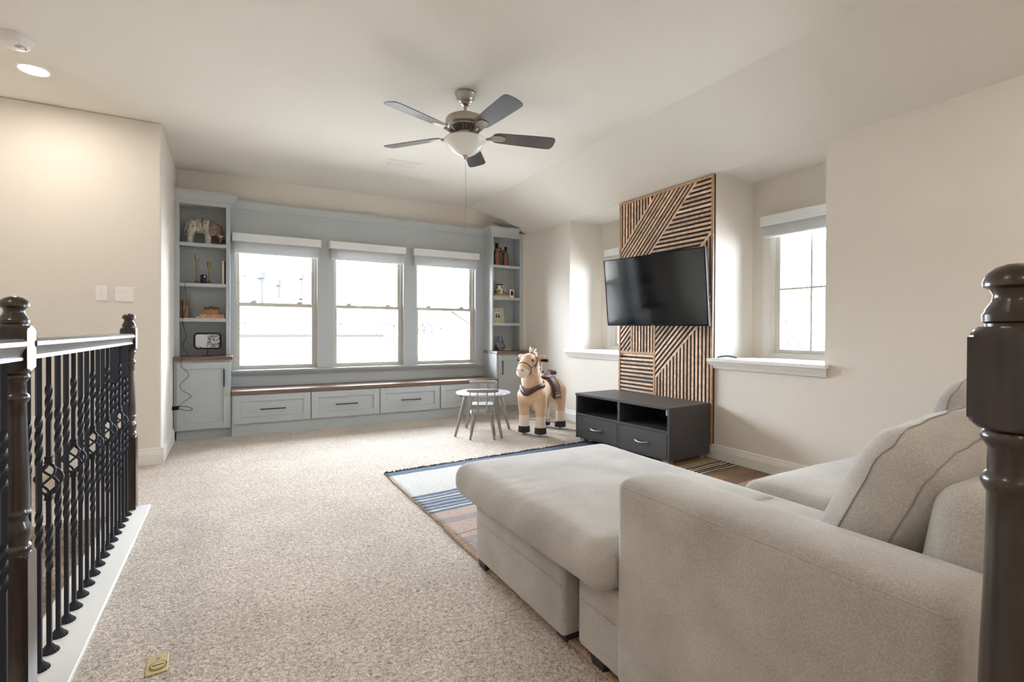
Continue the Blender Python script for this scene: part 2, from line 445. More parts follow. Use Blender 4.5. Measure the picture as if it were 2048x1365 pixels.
def alcove_window(k, a, b):
    w = root_struct('window_%d' % k, (XA, 0, 0)); z0, z1 = AZ
    G().box((-0.002, a - 0.001, z0 - 0.014), (0.03, a + 0.06, z1)).box((-0.002, b - 0.06, z0 - 0.014), (0.03, b + 0.001, z1)).box((-0.002, a + 0.06, z0 - 0.014), (0.03, b - 0.06, z0 + 0.012)).build('jamb', M_TRIM, w)
    G().box((0.03, a, z0), (0.12, a + 0.08, z1)).box((0.03, b - 0.08, z0), (0.12, b, z1)).box((0.03, a + 0.08, z0), (0.12, b - 0.08, z0 + 0.03)).box((0.03, a + 0.08, z1 - 0.05), (0.12, b - 0.08, z1)).build('window_frame', M_TRIM, w, bevel=0.003)
    G().box((0.05, a + 0.08, z0 + 0.03), (0.09, a + 0.125, z1 - 0.05)).box((0.05, b - 0.125, z0 + 0.03), (0.09, b - 0.08, z1 - 0.05)).box((0.05, a + 0.125, z0 + 0.03), (0.09, b - 0.125, z0 + 0.06)).box((0.05, a + 0.125, z1 - 0.1), (0.09, b - 0.125, z1 - 0.05)).build('sash', M_VINYL, w, bevel=0.003)
    m = (a + b) / 2
    G().box((0.058, m - 0.009, z0 + 0.06), (0.082, m + 0.009, z1 - 0.1)).build('muntin', M_VINYL, w)
    G().box((0.06, a + 0.125, 1.46), (0.08, b - 0.125, 1.478)).build('muntin', M_VINYL, w)
    G().box((0.067, a + 0.12, z0 + 0.055), (0.073, b - 0.12, z1 - 0.09)).build('pane', M_GLASS, w)
    portal((XA + 0.17, m, (z0 + z1) / 2), (0, R(90), 0), z1 - z0, b - a)
for k, (a, b) in enumerate(AW): alcove_window(4 + k, a, b)

# blinds: valance, stacked slats, bottom rail, two cords with tassels
M_TASSEL = mk('tassel_grey', (150, 146, 140), 0.5)
def blind(label, W, loc, rz, cords, drop=0.115, group='white blinds raised to the top of the windows'):
    t = thing('window_blind', label, 'blind', loc, rz, group)
    g = G().prism([(0.0, -0.088), (-0.012, -0.088), (-0.016, -0.075), (-0.016, -0.02), (-0.024, -0.008), (-0.024, 0.0), (0.0, 0.0)], 'x', -W / 2, W / 2)
    for s in (-1, 1): g.box((s * W / 2 - 0.006 * (s > 0), -0.012, -0.088), (s * W / 2 + 0.006 * (s < 0), 0.075, 0))
    g.build('valance', M_BLIND, t, bevel=0.002)
    g = G(); n = 15
    for k in range(n):
        z = -0.07 - (drop + 0.018) * k / n
        g.box((-W / 2 + 0.02, 0.008 + 0.002 * (k % 2), z - 0.0045), (W / 2 - 0.02, 0.062, z))
    o = g.build('slat_stack', M_BLIND, t); o['kind'] = 'stuff'
    G().rbox((0, 0.035, -0.088 - drop), (W - 0.04, 0.056, 0.018), 0.004, 4).build('bottom_rail', M_BLIND, t, smooth=40)
    for x, d in cords:
        c = G().tube([(x, 0.002, -0.08), (x, 0.0, -d)], 0.0012, 5).build('pull_cord', M_BLIND, t)
        G().lathe([(0.0015, 0.0), (0.004, -0.006), (0.0075, -0.028), (0.006, -0.032), (0.0, -0.032)], (x, 0.0, -d), 10).build('tassel', M_TASSEL, c, smooth=40)
    return t
names = ['white faux-wood blind over the leftmost of the three back windows, beside the elephant shelf', 'white faux-wood blind over the middle one of the three back windows',
         'white faux-wood blind over the back window next to the bottle shelf']
for k, (a, b) in enumerate([(0.007, 0.911), (1.01, 1.925), (2.028, 2.952)]):
    blind(names[k], b - a, ((a + b) / 2, 6.185, 2.145), 0, [(-(b - a) / 2 + 0.12, 0.44), (-(b - a) / 2 + 0.125, 0.96)])
blind('white blind in the alcove to the right of the slatted panel', 0.76, (4.045, 2.375, 2.1), R(-90), [], 0.085)
blind('white blind in the alcove left of the slatted panel, half hidden by the television', 0.76, (4.045, 4.475, 2.1), R(-90), [], 0.085)

# ------------------------------------------------------------------ ceiling fittings
M_LAMP = emit('warm_lamp_diffuser', (1.0, 0.90, 0.80), 125.0)
def downlight(x, y, label, group='recessed ceiling lights'):
    t = thing('recessed_light', label, 'ceiling light', (x, y, ZC), 0, group)
    G().lathe([(0.072, -0.001), (0.075, -0.006), (0.09, -0.005), (0.097, -0.0), (0.097, 0.004), (0.072, 0.004)], n=40).build('trim_ring', M_WHITE, t, smooth=40)
    G().lathe([(0.0, -0.002), (0.073, -0.002), (0.073, 0.003), (0.0, 0.003)], n=40).build('diffuser', M_LAMP, t)
downlight(-1.115, 4.35, 'lit recessed ceiling light beside the smoke detector')
for x, y, lb in ((2.55, 0.15, 'lit recessed ceiling light above the sofa back'), (2.55, -1.6, 'unseen recessed fill light added behind the sofa, nearest the far corner'), (0.6, -1.4, 'unseen recessed fill light added in the middle of the row behind the camera'),
                 (-1.1, 1.0, 'unseen recessed fill light added above the middle of the stairs'), (-1.1, -1.4, 'unseen recessed fill light added above the foot of the stairs')):
    downlight(x, y, lb)  # all but the sofa-back lamp are unseen and added as fill light
t = thing('smoke_detector', 'round white smoke detector on the ceiling above the recessed light', 'smoke detector', (-1.09, 3.92, ZC))
G().lathe([(0.085, 0), (0.085, -0.008), (0.078, -0.014), (0.078, -0.016)], n=36).build('base_ring', M_WHITE, t, smooth=30)
G().lathe([(0.076, -0.014), (0.074, -0.02), (0.07, -0.042), (0.058, -0.052), (0.0, -0.054)], n=36).build('cover', M_WHITE, t, smooth=40)
M_GREYP = mk('grey_plastic', (150, 150, 150), 0.5)
G().lathe([(0.0, -0.056), (0.014, -0.056), (0.014, -0.05)], (0.02, -0.01, 0), 16).build('test_button', M_GREYP, t)
g = G()
for k in range(10):
    a = k * 0.16 - 0.9; g.box((0.05 * math.cos(a) - 0.003, 0.05 * math.sin(a) - 0.003, -0.0545), (0.05 * math.cos(a) + 0.003, 0.05 * math.sin(a) + 0.003, -0.05))
o = g.build('vent_slots', M_GREYP, t); o['kind'] = 'stuff'
t = thing('air_vent', 'white ceiling air vent behind the fan', 'air vent', (1.50, 4.95, ZC))
G().box((-0.175, -0.09, -0.006), (0.175, -0.07, 0)).box((-0.175, 0.07, -0.006), (0.175, 0.09, 0)).box((-0.175, -0.07, -0.006), (-0.155, 0.07, 0)).box((0.155, -0.07, -0.006), (0.175, 0.07, 0)).box((-0.006, -0.07, -0.006), (0.006, 0.07, 0)).build('frame', M_WHITE, t, bevel=0.002)
M_VENTBACK = mk('vent_backing', (190, 188, 182), 0.8)
G().box((-0.16, -0.075, -0.0015), (0.16, 0.075, 0)).build('backing', M_VENTBACK, t)
lv = None
for k in range(9):
    y = -0.062 + k * 0.0155
    for x0, x1 in ((-0.155, -0.006), (0.006, 0.155)):
        G().add([(x0, y - 0.006, -0.003), (x1, y - 0.006, -0.003), (x1, y + 0.006, -0.009), (x0, y + 0.006, -0.009), (x0, y - 0.006, -0.002), (x1, y - 0.006, -0.002), (x1, y + 0.006, -0.008), (x0, y + 0.006, -0.008)],
                [(0, 1, 2, 3), (7, 6, 5, 4), (0, 4, 5, 1), (2, 6, 7, 3)]).build('louvre', M_WHITE, t)

# ------------------------------------------------------------------ ceiling fan
M_BLADE = mk('dark_fan_blade', (66, 66, 70), 0.28, coat=0.8)
M_BOWL = mk('frosted_glass_bowl', (240, 240, 234), 0.35, coat=0.3)
fan = thing('ceiling_fan', 'five-blade ceiling fan in brushed nickel with frosted glass bowl', 'ceiling fan', (1.44, 3.25, ZC))
G().lathe([(0.0, 0), (0.072, 0), (0.072, -0.012), (0.066, -0.02), (0.062, -0.045), (0.045, -0.065), (0.034, -0.072), (0.034, -0.08), (0.024, -0.088), (0.013, -0.09), (0.0, -0.09)], n=36).build('canopy', M_NICKEL, fan, smooth=35)
G().lathe([(0.012, -0.085), (0.012, -0.15), (0.02, -0.152), (0.02, -0.165), (0.0, -0.165)], n=20).build('downrod', M_NICKEL, fan, smooth=35)
G().lathe([(0.0, -0.155), (0.05, -0.158), (0.10, -0.166), (0.132, -0.182), (0.14, -0.196), (0.14, -0.225), (0.134, -0.235), (0.118, -0.24), (0.112, -0.248), (0.105, -0.25), (0.07, -0.285), (0.066, -0.31), (0.0, -0.31)], n=48).build('motor_housing', M_NICKEL, fan, smooth=35)
g = G()
for k in range(28):
    a = 2 * PI * k / 28; c, s = math.cos(a), math.sin(a)
    P = [Vector((0.111, 0, -0.252)), Vector((0.074, 0, -0.286))]
    g.tube([(p.x * c, p.x * s, p.z) for p in P], 0.0035, 4)
o = g.build('vent_fins', mk('vent_slot_dark', (40, 38, 36), 0.5), fan); o['kind'] = 'stuff'
G().lathe([(0.05, -0.30), (0.078, -0.305), (0.082, -0.325), (0.07, -0.33), (0.0, -0.33)], n=36).build('light_fitter', M_NICKEL, fan, smooth=35)
G().lathe([(0.075, -0.327), (0.14, -0.326), (0.148, -0.33), (0.15, -0.338), (0.142, -0.352), (0.118, -0.385), (0.085, -0.415), (0.05, -0.436), (0.0, -0.445)], n=48).build('glass_bowl', M_BOWL, fan, smooth=40)
G().lathe([(0.0, -0.436), (0.02, -0.438), (0.02, -0.446), (0.01, -0.452), (0.012, -0.46), (0.006, -0.468), (0.0, -0.47)], n=20).build('finial', M_NICKEL, fan, smooth=40)
ch = G().tube([(0.0, -0.006, -0.455), (0.001, -0.006, -0.7), (0.0, -0.006, -0.94)], 0.0016, 5).build('pull_chain', M_NICKEL, fan)
ball(G(), (0.0, -0.006, -0.945), 0.008, 10).build('pull_knob', M_CHROME, ch, smooth=60)
def blade_g():
    g = G(); out = []
    pts = [(0.195, 0.02), (0.20, 0.036), (0.21, 0.047), (0.225, 0.054), (0.25, 0.058), (0.40, 0.066), (0.60, 0.072), (0.628, 0.071), (0.642, 0.066), (0.65, 0.058), (0.656, 0.045), (0.66, 0.025), (0.661, 0.0)]
    poly = pts + [(x, -y) for x, y in reversed(pts) if y > 0]
    g.prism(poly, 'z', -0.003, 0.003)
    return g
bl = blade_g(); tilt = Matrix.Rotation(R(-13), 4, 'X')
bl.xf(Matrix.Translation((0, 0, -0.295)) @ tilt)
ir = G()
ir.tube([(0.075, 0, -0.30), (0.11, 0, -0.318), (0.15, 0, -0.312), (0.19, 0, -0.303)], [0.012, 0.010, 0.010, 0.012], 8)
ir.prism([(0.236 + 0.056 * math.cos(2 * PI * q / 28), 0.036 * math.copysign(abs(math.sin(2 * PI * q / 28)) ** 0.7, math.sin(2 * PI * q / 28))) for q in range(28)], 'z', -0.007, -0.003)
ir.xf(Matrix.Translation((0, 0, -0.295)) @ tilt, 32)
b0 = None
for k in range(5):
    a = R(57.0 + 72 * k)
    if b0 is None:
        b0 = bl.build('blade', M_BLADE, fan, bevel=0.0015); i0 = ir.build('blade_iron', M_NICKEL, b0, smooth=35)
        b = b0
    else: b = copy_tree(b0, fan)
    b.rotation_euler = (0, 0, a)

# ------------------------------------------------------------------ built-in cabinets, shelf towers and window bench
def shaker(g, x0, x1, z0, z1, y, fr, th=0.022, rec=0.012):
    """frame-and-panel front, y = outer face (towards the room)"""
    g.box((x0, y, z0), (x0 + fr, y + th, z1)).box((x1 - fr, y, z0), (x1, y + th, z1)).box((x0 + fr, y, z0), (x1 - fr, y + th, z0 + fr)).box((x0 + fr, y, z1 - fr), (x1 - fr, y + th, z1))
    g.box((x0 + fr, y + rec, z0 + fr), (x1 - fr, y + th, z1 - fr)); return g
def bar_pull(parent, c, L, vertical):
    x, y, z = c; g = G(); h = L / 2
    if vertical:
        g.box((x - 0.005, y - 0.03, z - h), (x + 0.005, y - 0.02, z + h))
        for s in (-1, 1): g.box((x - 0.005, y - 0.021, z + s * h - (0.01 if s > 0 else 0)), (x + 0.005, y + 0.001, z + s * h + (0.01 if s < 0 else 0)))
    else:
        g.box((x - h, y - 0.03, z - 0.005), (x + h, y - 0.02, z + 0.005))
        for s in (-1, 1): g.box((x + s * h - (0.01 if s > 0 else 0), y - 0.021, z - 0.005), (x + s * h + (0.01 if s < 0 else 0), y + 0.001, z + 0.005))
    return g.build('handle', M_BLACK, parent, bevel=0.0012)
def base_cabinet(x0, x1, dx0, dx1, hx, label):
    t = thing('base_cabinet', label, 'cabinet', (0, 0, 0), 0, 'cupboards at the ends of the window bench')
    G().box((x0, 5.88, 0.085), (x1, YW - 0.013, 0.788)).build('body', M_BLUE, t, bevel=0.002)
    G().box((x0 + 0.02, 5.91, 0.0), (x1 - 0.0, YW - 0.02, 0.085)).build('plinth', M_BLUE, t)
    d = shaker(G(), dx0, dx1, 0.097, 0.765, 5.858, 0.062).build('door', M_BLUE, t, bevel=0.0015)
    bar_pull(d, (hx, 5.858, 0.605), 0.18, True)
base_cabinet(-0.495, -0.003, -0.468, -0.008, -0.066, 'grey-blue cupboard with one shaker door below the elephant shelf, by the charger cable')
base_cabinet(3.07, 3.615, 3.094, 3.545, 3.14, 'grey-blue cupboard with one shaker door behind the plush horse')
def ctop(x0, x1, label):
    o = G().box((x0, 5.845, 0.788), (x1, YW - 0.013, 0.823)).build('wooden_countertop', M_OAK, bevel=0.003)
    tag(o, label, 'countertop', 'stained wood tops of the cupboards')
ctop(-0.498, 0.01, 'brown stained wood top under the rounded picture frame'); ctop(3.058, 3.616, 'brown stained wood top under the blue bead-draped vase')

def tower(x0, x1, ox0, ox1, shelves, label, cr_l, cr_r, clipx=None):
    yf, yb = 6.03, YW - 0.013
    t = thing('shelf_tower', label, 'bookcase', (0, 0, 0), 0, 'open shelf towers beside the windows')
    zt, zo = 2.503, 2.372
    g = G().box((x0, yf, 0.823), (ox0, yf + 0.02, 2.45)).box((ox1, yf, 0.823), (x1, yf + 0.02, 2.45)).box((ox0, yf, zo), (ox1, yf + 0.02, 2.45))
    g.build('face_frame', M_BLUE, t, bevel=0.0015)
    G().box((x0, yf + 0.02, 0.823), (x0 + 0.019, yb, 2.45)).build('side_panel', M_BLUE, t)
    G().box((x1 - 0.019, yf + 0.02, 0.823), (x1, yb, 2.45)).build('side_panel', M_BLUE, t)
    G().box((x0 + 0.019, yb - 0.008, 0.823), (x1 - 0.019, yb, 2.45)).build('back_panel', M_BLUE, t)
    G().box((x0 + 0.019, yf + 0.02, zo + 0.01), (x1 - 0.019, yb - 0.008, zo + 0.028)).build('top_panel', M_BLUE, t)
    for z in shelves:
        G().box((ox0 - 0.001, yf + 0.003, z - 0.036), (ox1 + 0.001, yf + 0.022, z)).box((x0 + 0.019, yf + 0.02, z - 0.02), (x1 - 0.019, yb - 0.008, z)).build('shelf', M_BLUE, t, bevel=0.001)
    # crown wrapped round the top
    pr = crown_profile(0.068, 0.12); n = len(pr)
    path = []
    if cr_l: path += [(x0, yb, (-1, 0)), (x0, yf, (-1, -1))]
    else: path += [(x0, yf, (0, -1))]
    if cr_r: path += [(x1, yf, (1, -1)), (x1, yb, (1, 0))]
    else: path += [(clipx or x1, yf, (0, -1))]
    vs = [];
    for x, y, (nx, ny) in path:
        for o, d in pr: vs.append((x + nx * o, y + ny * o, zt + d))
    fs = []
    for i in range(len(path) - 1):
        for k in range(n):
            k2 = (k + 1) % n; fs.append((i * n + k, i * n + k2, (i + 1) * n + k2, (i + 1) * n + k))
    fs.append(tuple(range(n))); fs.append(tuple(range((len(path) - 1) * n, len(path) * n)))
    G().add(vs, fs).build('crown_moulding', M_BLUE, t, smooth=20)
    G().box((x0, yf, 2.40), (min(x1, clipx or x1), yb, 2.497)).build('top_board', M_BLUE, t)
    return t
tower(-0.499, -0.012, -0.457, -0.05, [1.983, 1.571, 1.212], 'tall grey-blue shelf tower holding the elephant and candlesticks', False, True)
tower(3.076, 3.56, 3.096, 3.508, [1.993, 1.556, 1.203], 'tall grey-blue shelf tower holding two copper bottles', True, False, 3.47)
G().box((3.561, 6.035, 0.823), (3.621, YW, 2.45)).build('wall_filler', M_WALL)['kind'] = 'structure'

t = thing('window_bench', 'long grey-blue built-in bench with drawers below the three windows', 'bench', (0, 0, 0))
G().box((0.0, 5.862, 0.0), (3.07, YW - 0.013, 0.43)).build('body', M_BLUE, t)
for k, (a, b) in enumerate([(0.015, 0.754), (0.765, 1.508), (1.518, 2.258), (2.27, 3.01)]):
    d = shaker(G(), a, b, 0.122, 0.416, 5.84, 0.066).build('drawer', M_BLUE, t, bevel=0.0015)
    bar_pull(d, ((a + b) / 2, 5.84, 0.265), 0.24, False)
tag(G().box((0.0, 5.825, 0.43), (3.07, YW - 0.013, 0.464)).build('wooden_bench_top', M_OAK, bevel=0.003), 'long dark stained wood seat top along the drawer bench', 'bench top')

# ------------------------------------------------------------------ things on the left tower
M_ELE = mk('carved_stone_grey', (176, 170, 156), 0.7, var=(45, 0.45), bump=(60, 0.8, 0.01))
M_ELE2 = mk('carved_blanket_brown', (120, 100, 90), 0.7, var=(50, 0.5), bump=(60, 0.8, 0.01))
e = thing('elephant_figurine', 'carved grey and brown elephant figurine on the top shelf', 'figurine', (-0.262, 6.13, 1.983)); e.scale = (1.1, 1.05, 1.24)
def ele(g):
    limb(g, [(-0.07, 0, 0.15), (0.0, 0, 0.155), (0.06, 0, 0.145)], [0.062, 0.066, 0.055])
    for x, y in ((-0.10, -0.035), (-0.095, 0.035), (0.045, -0.035), (0.04, 0.035)): limb(g, [(x * 0.85, y, 0.13), (x, y, 0.07), (x, y, 0.012)], [0.038, 0.026, 0.026])
    limb(g, [(-0.125, 0, 0.17), (-0.14, 0, 0.10), (-0.138, 0, 0.07)], [0.012, 0.007, 0.006])
blob('body', ele, M_ELE, e, 0.005, 3)
def ele_head(g):
    limb(g, [(0.075, -0.005, 0.15), (0.12, -0.015, 0.125)], [0.054, 0.05])
    limb(g, [(0.12, -0.02, 0.12), (0.15, -0.025, 0.07), (0.155, -0.025, 0.035), (0.14, -0.025, 0.014)], [0.04, 0.026, 0.019, 0.013])
blob('head', ele_head, M_ELE2, e, 0.005, 3)
g = G(); ball(g, (0.085, -0.062, 0.125), (0.042, 0.012, 0.055), 16); g.build('ear', M_ELE2, e, smooth=60)
g = G(); ball(g, (0.10, 0.04, 0.125), (0.045, 0.012, 0.05), 16); g.build('ear', M_ELE2, e, smooth=60)
g = G(); ball(g, (0.0, 0.0, 0.165), (0.02, 0.072, 0.06), 18); g.build('blanket', M_ELE2, e, smooth=60)
for s in (-1, 1): G().tube([(0.125, 0.022 * s - 0.02, 0.085), (0.155, 0.03 * s - 0.02, 0.07), (0.175, 0.03 * s - 0.02, 0.08)], [0.007, 0.006, 0.002], 8).build('tusk', M_WHITE, e, smooth=60)
def candlestick(loc, h, label):
    c = thing('candlestick', label, 'candlestick', loc, 0, 'brass candlesticks on the second shelf')
    G().lathe([(0.0, 0), (0.05, 0), (0.05, 0.004), (0.03, 0.012), (0.014, 0.028), (0.006, 0.04), (0.0, 0.04)], n=28).build('foot', M_BRASS, c, smooth=40)
    G().lathe([(0.006, 0.036), (0.0052, 0.06), (0.0052, h - 0.06)], n=12).build('stem', M_BRASS, c, smooth=40)
    G().lathe([(0.0, h - 0.062), (0.01, h - 0.06), (0.015, h - 0.05), (0.016, h), (0.0135, h), (0.0125, h - 0.04), (0.0, h - 0.042)], n=20).build('cup', M_BRASS, c, smooth=40)
candlestick((-0.315, 6.12, 1.571), 0.295, 'taller brass candlestick left of the black speaker'); candlestick((-0.205, 6.12, 1.571), 0.235, 'shorter brass candlestick right of the black speaker')
t = thing('speaker', 'small black cylindrical speaker between the two brass candlesticks', 'speaker', (-0.252, 6.10, 1.571)); t.scale = (1.15, 1.15, 1.17)
M_SPK = mk('black_fabric', (38, 38, 46), 0.8, bump=(400, 0.3, 0.001))
G().lathe([(0.0, 0.006), (0.022, 0.006), (0.0245, 0.012), (0.0245, 0.076), (0.022, 0.08), (0.0, 0.08)], n=28).build('grille', M_SPK, t, smooth=40)
G().lathe([(0.0, 0), (0.019, 0), (0.019, 0.007), (0.0, 0.007)], n=24).build('base', M_BLACK, t, smooth=40)
ball(G(), (0.008, -0.0235, 0.062), 0.0025, 8).build('light', emit('white_led', (1, 1, 1), 3), t)
def book(name, label, cat, loc, size, cover, pages, rz=0, rx=0, ry=0, group=None, lying=True, spine='y-'):
    """size: (width, depth, thickness) lying; parts cover and page_block"""
    t = thing(name, label, cat, loc, rz, group)
    if ry: t.rotation_euler = (0, ry, rz)
    w, d, h = size; c = 0.003
    g = G().box((-w / 2, -d / 2, 0), (w / 2, d / 2, c)).box((-w / 2, -d / 2, h - c), (w / 2, d / 2, h)).box((-w / 2, -d / 2, c), (w / 2, -d / 2 + c, h - c))
    g.build('cover', cover, t, bevel=0.0008)
    G().box((-w / 2 + 0.004, -d / 2 + c, c), (w / 2 - 0.004, d / 2 - 0.004, h - c)).build('page_block', pages, t)
    return t
M_PAGES = mk('aged_pages', (205, 190, 165), 0.9, bump=(300, 0.3, 0.001), stretch=(1, 1, 60))
M_BK1 = mk('cream_cover', (205, 196, 184), 0.7); M_BK2 = mk('dark_red_cover', (74, 52, 46), 0.7)
M_BK3 = mk('worn_brown_cover', (120, 98, 72), 0.7, var=(18, 0.3)); M_BK4 = mk('dark_brown_cover', (86, 66, 50), 0.7, var=(18, 0.3))
M_BK5 = mk('faded_red_print_cover', (188, 134, 116), 0.7, var=(22, 0.45), stretch=(3, 1, 1)); M_BK6 = mk('tan_print_cover', (204, 170, 132), 0.7, var=(24, 0.35), stretch=(3, 1, 1))
# upright books: rotated so that the spine faces the room
def upright(label, x, y, z, h, d, th, cov, group):
    t = thing('book', label, 'book', (x, y, z), 0, group); c = 0.003
    G().box((-th / 2, -d / 2, 0), (-th / 2 + c, d / 2, h)).box((th / 2 - c, -d / 2, 0), (th / 2, d / 2, h)).box((-th / 2, -d / 2, 0), (th / 2, -d / 2 + c, h)).build('cover', cov, t, bevel=0.0008)
    G().box((-th / 2 + c, -d / 2 + c, 0.004), (th / 2 - c, d / 2 - 0.004, h - 0.004)).build('page_block', M_PAGES, t)
upright('cream book standing upright at the right end of the candlestick shelf', -0.076, 6.12, 1.571, 0.245, 0.15, 0.022, M_BK1, 'books beside the candlesticks')
upright('thin dark red book wedged right of the cream book', -0.058, 6.13, 1.571, 0.246, 0.14, 0.011, M_BK2, 'books beside the candlesticks')
upright('dark brown book standing against the left side of the shelf', -0.444, 6.12, 1.212, 0.185, 0.13, 0.024, M_BK4, 'old books standing on the third shelf')
upright('thick worn tan book standing right of the dark brown book', -0.405, 6.12, 1.212, 0.198, 0.13, 0.048, M_BK3, 'old books standing on the third shelf')
book('book', 'tan patterned book at the bottom of the stack under the wooden box', 'book', (-0.193, 6.13, 1.212), (0.255, 0.13, 0.021), M_BK6, M_PAGES, group='patterned books under the wooden box')
book('book', 'faded red patterned book on top of the stack, under the wooden box', 'book', (-0.178, 6.13, 1.233), (0.22, 0.125, 0.022), M_BK5, M_PAGES, group='patterned books under the wooden box')
M_BOX = mk('trinket_box_wood', (160, 116, 72), 0.5, var=(20, 0.3)); M_BOXD = mk('trinket_box_dark', (82, 58, 40), 0.5)
t = thing('trinket_box', 'small wooden trinket box with dark edges on stacked books', 'box', (-0.185, 6.13, 1.255)); t.scale = (1.2, 1.1, 1.2)
G().box((-0.054, -0.035, 0), (0.054, 0.035, 0.04)).build('body', M_BOX, t, bevel=0.002)
G().prism([(-0.037, 0.04), (0.037, 0.04), (0.034, 0.052), (0.02, 0.06), (-0.02, 0.06), (-0.034, 0.052)], 'x', -0.056, 0.056).build('lid', M_BOXD, t, bevel=0.002)
G().box((-0.008, -0.041, 0.03), (0.008, -0.036, 0.05)).build('clasp', M_BRASS, t)
G().tube([(-0.015, 0, 0.06), (-0.012, 0, 0.069), (0.012, 0, 0.069), (0.015, 0, 0.06)], 0.003, 6).build('lid_knob', M_BOXD, t)
# rounded frame on a stem
M_PIC = bpy.data.materials.new('family_photograph'); M_PIC.use_nodes = True
def photo_nodes(m, light, dark, sc):
    n = m.node_tree.nodes; L = m.node_tree.links; b = n['Principled BSDF']; b.inputs['Roughness'].default_value = 0.25
    tc = n.new('ShaderNodeTexCoord'); v = n.new('ShaderNodeTexNoise'); v.inputs['Scale'].default_value = sc; v.inputs['Detail'].default_value = 2; v.inputs['Distortion'].default_value = 1.5
    L.new(tc.outputs['Object'], v.inputs['Vector'])
    r = n.new('ShaderNodeValToRGB'); r.color_ramp.elements[0].position = 0.42; r.color_ramp.elements[1].position = 0.56
    r.color_ramp.elements[0].color = srgb(*dark); r.color_ramp.elements[1].color = srgb(*light); L.new(v.outputs['Fac'], r.inputs[0]); L.new(r.outputs[0], b.inputs['Base Color'])
photo_nodes(M_PIC, (205, 206, 206), (96, 96, 104), 38)
M_SKYPIC = mk('photograph_pale_sky', (206, 210, 216), 0.25)
t = thing('picture_frame', 'rounded dark frame on a thin stem holding a greyish photograph', 'picture frame', (-0.215, 6.06, 0.823))
def rrect(w, h, r, n=6):
    out = []
    for cx, cz, a0 in ((w / 2 - r, h / 2 - r, 0), (-w / 2 + r, h / 2 - r, 90), (-w / 2 + r, -h / 2 + r, 180), (w / 2 - r, -h / 2 + r, 270)):
        for k in range(n + 1):
            a = R(a0 + 90 * k / n); out.append((cx + r * math.cos(a), cz + r * math.sin(a)))
    return out
o_, i_ = rrect(0.248, 0.172, 0.038), rrect(0.218, 0.142, 0.025); n = len(o_); zc = 0.155
vs = [(x, -0.008, z + zc) for x, z in o_] + [(x, -0.008, z + zc) for x, z in i_] + [(x, 0.008, z + zc) for x, z in o_] + [(x, 0.008, z + zc) for x, z in i_]
fs = []
for k in range(n):
    j = (k + 1) % n; fs += [(k, j, n + j, n + k), (2 * n + k, 3 * n + k, 3 * n + j, 2 * n + j), (k, 2 * n + k, 2 * n + j, j), (n + k, n + j, 3 * n + j, 3 * n + k)]
G().add(vs, fs).build('frame', M_BLACK, t)
G().prism([(x, z + zc) for x, z in i_ if x >= -0.001] + [(0, zc - 0.0605)] if False else [(x, z + zc) for x, z in i_], 'y', -0.002, 0.006).build('photograph', M_PIC, t)
G().prism([(-0.105, zc - 0.05), (-0.012, zc - 0.066), (-0.0, zc + 0.064), (-0.09, zc + 0.064), (-0.105, zc + 0.045)], 'y', -0.0028, -0.002).build('photograph_sky', M_SKYPIC, t)
G().tube([(0, 0, 0.004), (0, 0, 0.075)], 0.0035, 8).build('stem', M_BLACK, t)
G().lathe([(0.0, 0), (0.05, 0), (0.05, 0.003), (0.01, 0.007), (0.0, 0.007)], n=28).build('foot', M_BLACK, t, smooth=40)
# charger, its cable and the wall plates
t = thing('power_adapter', 'black plug-in power adapter on the outlet beside the left cupboard', 'adapter', (-0.5, 5.72, 0.345))
G().box((0.007, -0.024, -0.018), (0.062, 0.024, 0.018)).build('body', M_BLACK, t, bevel=0.004)
lp = [(0.06 + 0.055 * (1 - math.cos(a)), -0.01 + 0.02 * math.sin(a), 0.004 + 0.016 * math.sin(a) - 0.012 * (1 - math.cos(a))) for a in [2 * PI * k / 18 for k in range(19)]]
G().tube(lp, 0.003, 6).build('cable_loop', M_BLACK, t)
pts = [(-0.44, 5.72, 0.36), (-0.40, 5.79, 0.395), (-0.345, 5.83, 0.44), (-0.42, 5.835, 0.50), (-0.435, 5.838, 0.56), (-0.365, 5.838, 0.65), (-0.43, 5.838, 0.735), (-0.425, 5.836, 0.77), (-0.43, 5.832, 0.80), (-0.405, 5.838, 0.83), (-0.385, 5.95, 0.828),
       (-0.39, 6.02, 0.85), (-0.43, 6.022, 0.93), (-0.40, 6.022, 1.02), (-0.42, 6.022, 1.12), (-0.43, 6.022, 1.18), (-0.425, 6.022, 1.22), (-0.405, 6.022, 1.32), (-0.395, 6.02, 1.42), (-0.41, 6.018, 1.54), (-0.395, 6.02, 1.575), (-0.35, 6.075, 1.574), (-0.278, 6.10, 1.592)]
def smooth_path(P, n=6):
    P = [Vector(p) for p in P]; out = []
    for i in range(len(P) - 1):
        a, b, c, d = P[max(i - 1, 0)], P[i], P[i + 1], P[min(i + 2, len(P) - 1)]
        for k in range(n):
            t = k / n
            out.append(0.5 * ((2 * b) + (c - a) * t + (2 * a - 5 * b + 4 * c - d) * t * t + (3 * b - a - 3 * c + d) * t ** 3))
    return out + [P[-1]]
tag(G().tube(smooth_path(pts, 4), 0.0022, 5).build('speaker_cable', M_BLACK, smooth=60), 'thin black cable hanging from the speaker shelf down to the power adapter', 'cable')
